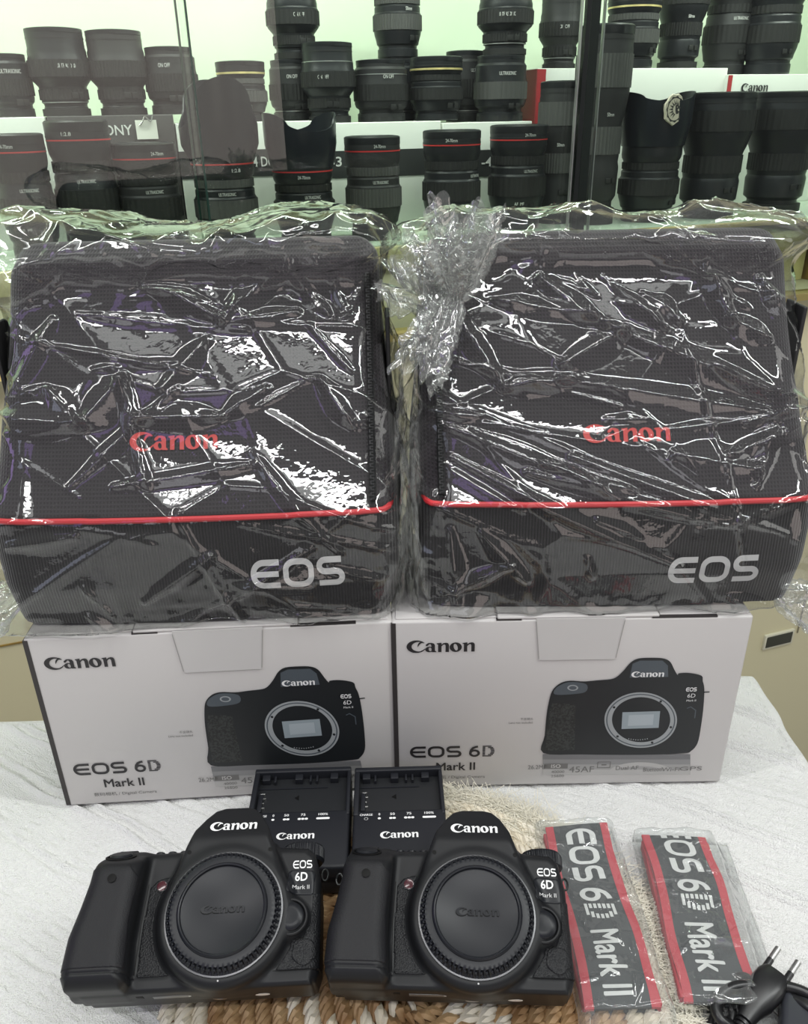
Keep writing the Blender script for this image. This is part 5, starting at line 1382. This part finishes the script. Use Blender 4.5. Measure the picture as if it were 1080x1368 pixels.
def make_pouch(label, org, Ln, W, ya, ext, seed, zt):
    l_, r_, n_, f_ = ext       # how far the film reaches left, right, near and far of the strap
    nx, ny = 90, 150; rng = np.random.RandomState(seed)
    x = np.linspace(-W / 2 - l_, W / 2 + r_, nx); y = np.linspace(f_, -Ln - n_, ny); X, Y = np.meshgrid(x, y, indexing='ij')
    ox = np.maximum(np.abs(X) - W / 2 - .001, 0); oy = np.maximum(Y - .001, 0) + np.maximum(-Y - Ln - .001, 0)
    d = np.sqrt(ox ** 2 + oy ** 2); Zt = .0008 + (zt + .0020 - .0008) * np.exp(-(d / .0085) ** 2)
    pts = rng.uniform((x[0], y[-1]), (x[-1], y[0]), (46, 2)); dd = np.stack([np.sqrt(((X - p[0]) * 1.5) ** 2 + (Y - p[1]) ** 2) for p in pts]); dd.sort(0)
    cr = (dd[0]) * .14
    for _ in range(26):
        cx, cy = rng.uniform(x[0], x[-1]), rng.uniform(y[-1], y[0]); a = rng.uniform(0, 3.14); ln = rng.uniform(.006, .022)
        al = (X - cx) * cos(a) + (Y - cy) * sin(a); pe = np.abs(-(X - cx) * sin(a) + (Y - cy) * cos(a))
        cr += .0014 * np.maximum(0, 1 - pe / .002) * np.maximum(0, 1 - np.abs(al) / ln)
    far = np.clip(d / .01, 0, 1)
    Zt = Zt + cr + .0012 * far * np.sin(X * 90 + Y * 60 + seed)
    Zt = np.maximum(Zt, .0008)
    P = np.stack([X, Y, Zt], -1).reshape(-1, 3); Q = np.stack([X, Y, np.full_like(X, .0001)], -1).reshape(-1, 3)
    idx = np.arange(nx * ny).reshape(nx, ny); q = np.stack([idx[:-1, :-1], idx[1:, :-1], idx[1:, 1:], idx[:-1, 1:]], -1).reshape(-1, 4)
    n = nx * ny; V = np.concatenate([P, Q]); 
    rim = np.concatenate([idx[:, 0], idx[-1, 1:], idx[-2::-1, -1], idx[0, -2:0:-1]])
    r2 = np.roll(rim, -1); side = np.stack([rim, rim + n, r2 + n, r2], -1)
    o = fast_obj('plastic_pouch', V, np.concatenate([q[:, ::-1], q + n, side]), M['pouch'])
    o.location = org - Vector((0, 0, .0032)); o.rotation_euler = (0, 0, ya)
    return tag(o, label, 'plastic pouch')
s1 = make_strap('red edged charcoal neck strap in a pouch beside the right camera, lettering complete', ((731, 1108), (806, 1099), (888, 1338), (782, 1349)), .035, 2)
make_pouch('clear pouch around the neck strap beside the right camera', *s1[1:5], (.006, .006, .012, .004), 3, .0165)
s2 = make_strap('red edged charcoal neck strap in a pouch at the right, first letter cut', ((862, 1124), (941, 1107), (1010, 1322), (922, 1346)), -.085, 5, 1)
make_pouch('clear pouch with loose right flap around the right hand neck strap', *s2[1:5], (.005, .018, .005, .006), 8, .0165)

# ================================================================== POWER CORD
pz = .763
def g(x, y, z=pz): return hz(x, y, z)
pc_ = thing('mains_lead', 'black coiled power cord with two pin plug at the lower right corner', 'power cord', g(1010, 1330, TZ + .001))
o0 = pc_.location.copy()
def rel(p): return p - o0
a, b = g(1036, 1302, .768), g(1003, 1352, .764)
ax = (b - a).normalized(); sd = ax.cross(Vector((0, 0, 1))).normalized()
pl = MB()
cs = [(.0, .0075, .0050), (.10, .0092, .0062), (.30, .0100, .0070), (.55, .0088, .0066), (.75, .0062, .0056), (1.0, .0046, .0046)]
v = []; f = []; n = 20
L_ = (b - a).length * 1.25
for (t_, rx, rz) in cs:
    for k in range(n):
        an = 2 * pi * k / n; ce, se = cos(an), sin(an)
        sx = abs(ce) ** .7 * (1 if ce > 0 else -1); sz = abs(se) ** .7 * (1 if se > 0 else -1)
        v.append(rel(a + ax * L_ * t_ + sd * rx * sx + Vector((0, 0, 1)) * rz * sz))
for i in range(len(cs) - 1):
    for k in range(n): f.append((i * n + k, i * n + (k + 1) % n, (i + 1) * n + (k + 1) % n, (i + 1) * n + k))
f.append(tuple(reversed(range(n)))); f.append(tuple((len(cs) - 1) * n + k for k in range(n)))
pl.add(v, f).build('plug', M['cord'], pc_)
plo = [c for c in pc_.children if c.name.startswith('plug')][0]
for s in (-1, 1):
    st = a + sd * (.0062 * s)
    MB().tube([rel(st + ax * .002), rel(st - ax * .007)], .0021, 12, 1).build('pin_sleeve', M['cord'], plo)
    MB().tube([rel(st - ax * .006), rel(st - ax * .0165)], .0019, 12, 1).build('pin', M['steel'], plo)
end = a + ax * L_
wire = MB()
loops = [end, end + ax * .015, g(975, 1362, .756), g(952, 1345, .757), g(962, 1322, .760), g(1000, 1312, .760), g(1045, 1330, .762), g(1075, 1352, .760), g(1060, 1375, .757), g(1005, 1380, .758), g(966, 1365, .764), g(958, 1338, .766), g(985, 1318, .768), g(1050, 1318, .768), g(1090, 1335, .766), g(1100, 1365, .762)]
wire.tube([rel(p) for p in loops], .0032, 10, 8)
wire.build('cable', M['cord'], pc_)
MB().tube([rel(g(x, y, z)) for x, y, z in ((950, 1372, .755), (968, 1330, .758), (992, 1305, .764), (1015, 1330, .766), (1000, 1368, .757))], .0030, 10, 8).build('cable', M['cord'], pc_)
MB().tube([rel(g(x, y, z)) for x, y, z in ((975, 1385, .755), (984, 1345, .758), (1020, 1322, .758), (1080, 1345, .768), (1110, 1380, .764))], .0030, 10, 8).build('cable', M['cord'], pc_)
# ribbed strain relief
rb = MB()
for k in range(7):
    p = end + ax * (.0015 + k * .0028)
    rb.tube([rel(p - ax * .0009), rel(p + ax * .0009)], .0044 - k * .00012, 12, 1)
rb.build('strain_relief', M['cord'], pc_)
# appliance end of the same kind, lying at the corner
q0 = g(1066, 1366, .762)
ap = thing('power_adapter', 'dark block cut off by the lower right corner, beside the coiled cord', 'adapter', (q0.x + .012, q0.y - .004, TZ + .001), (0, 0, radians(-24)))
MB().box((-.022, -.025, 0), (.030, .014, .017), bev=.004).build('housing', mat('dark_grey_plastic', (.035, .037, .045), .35), ap)
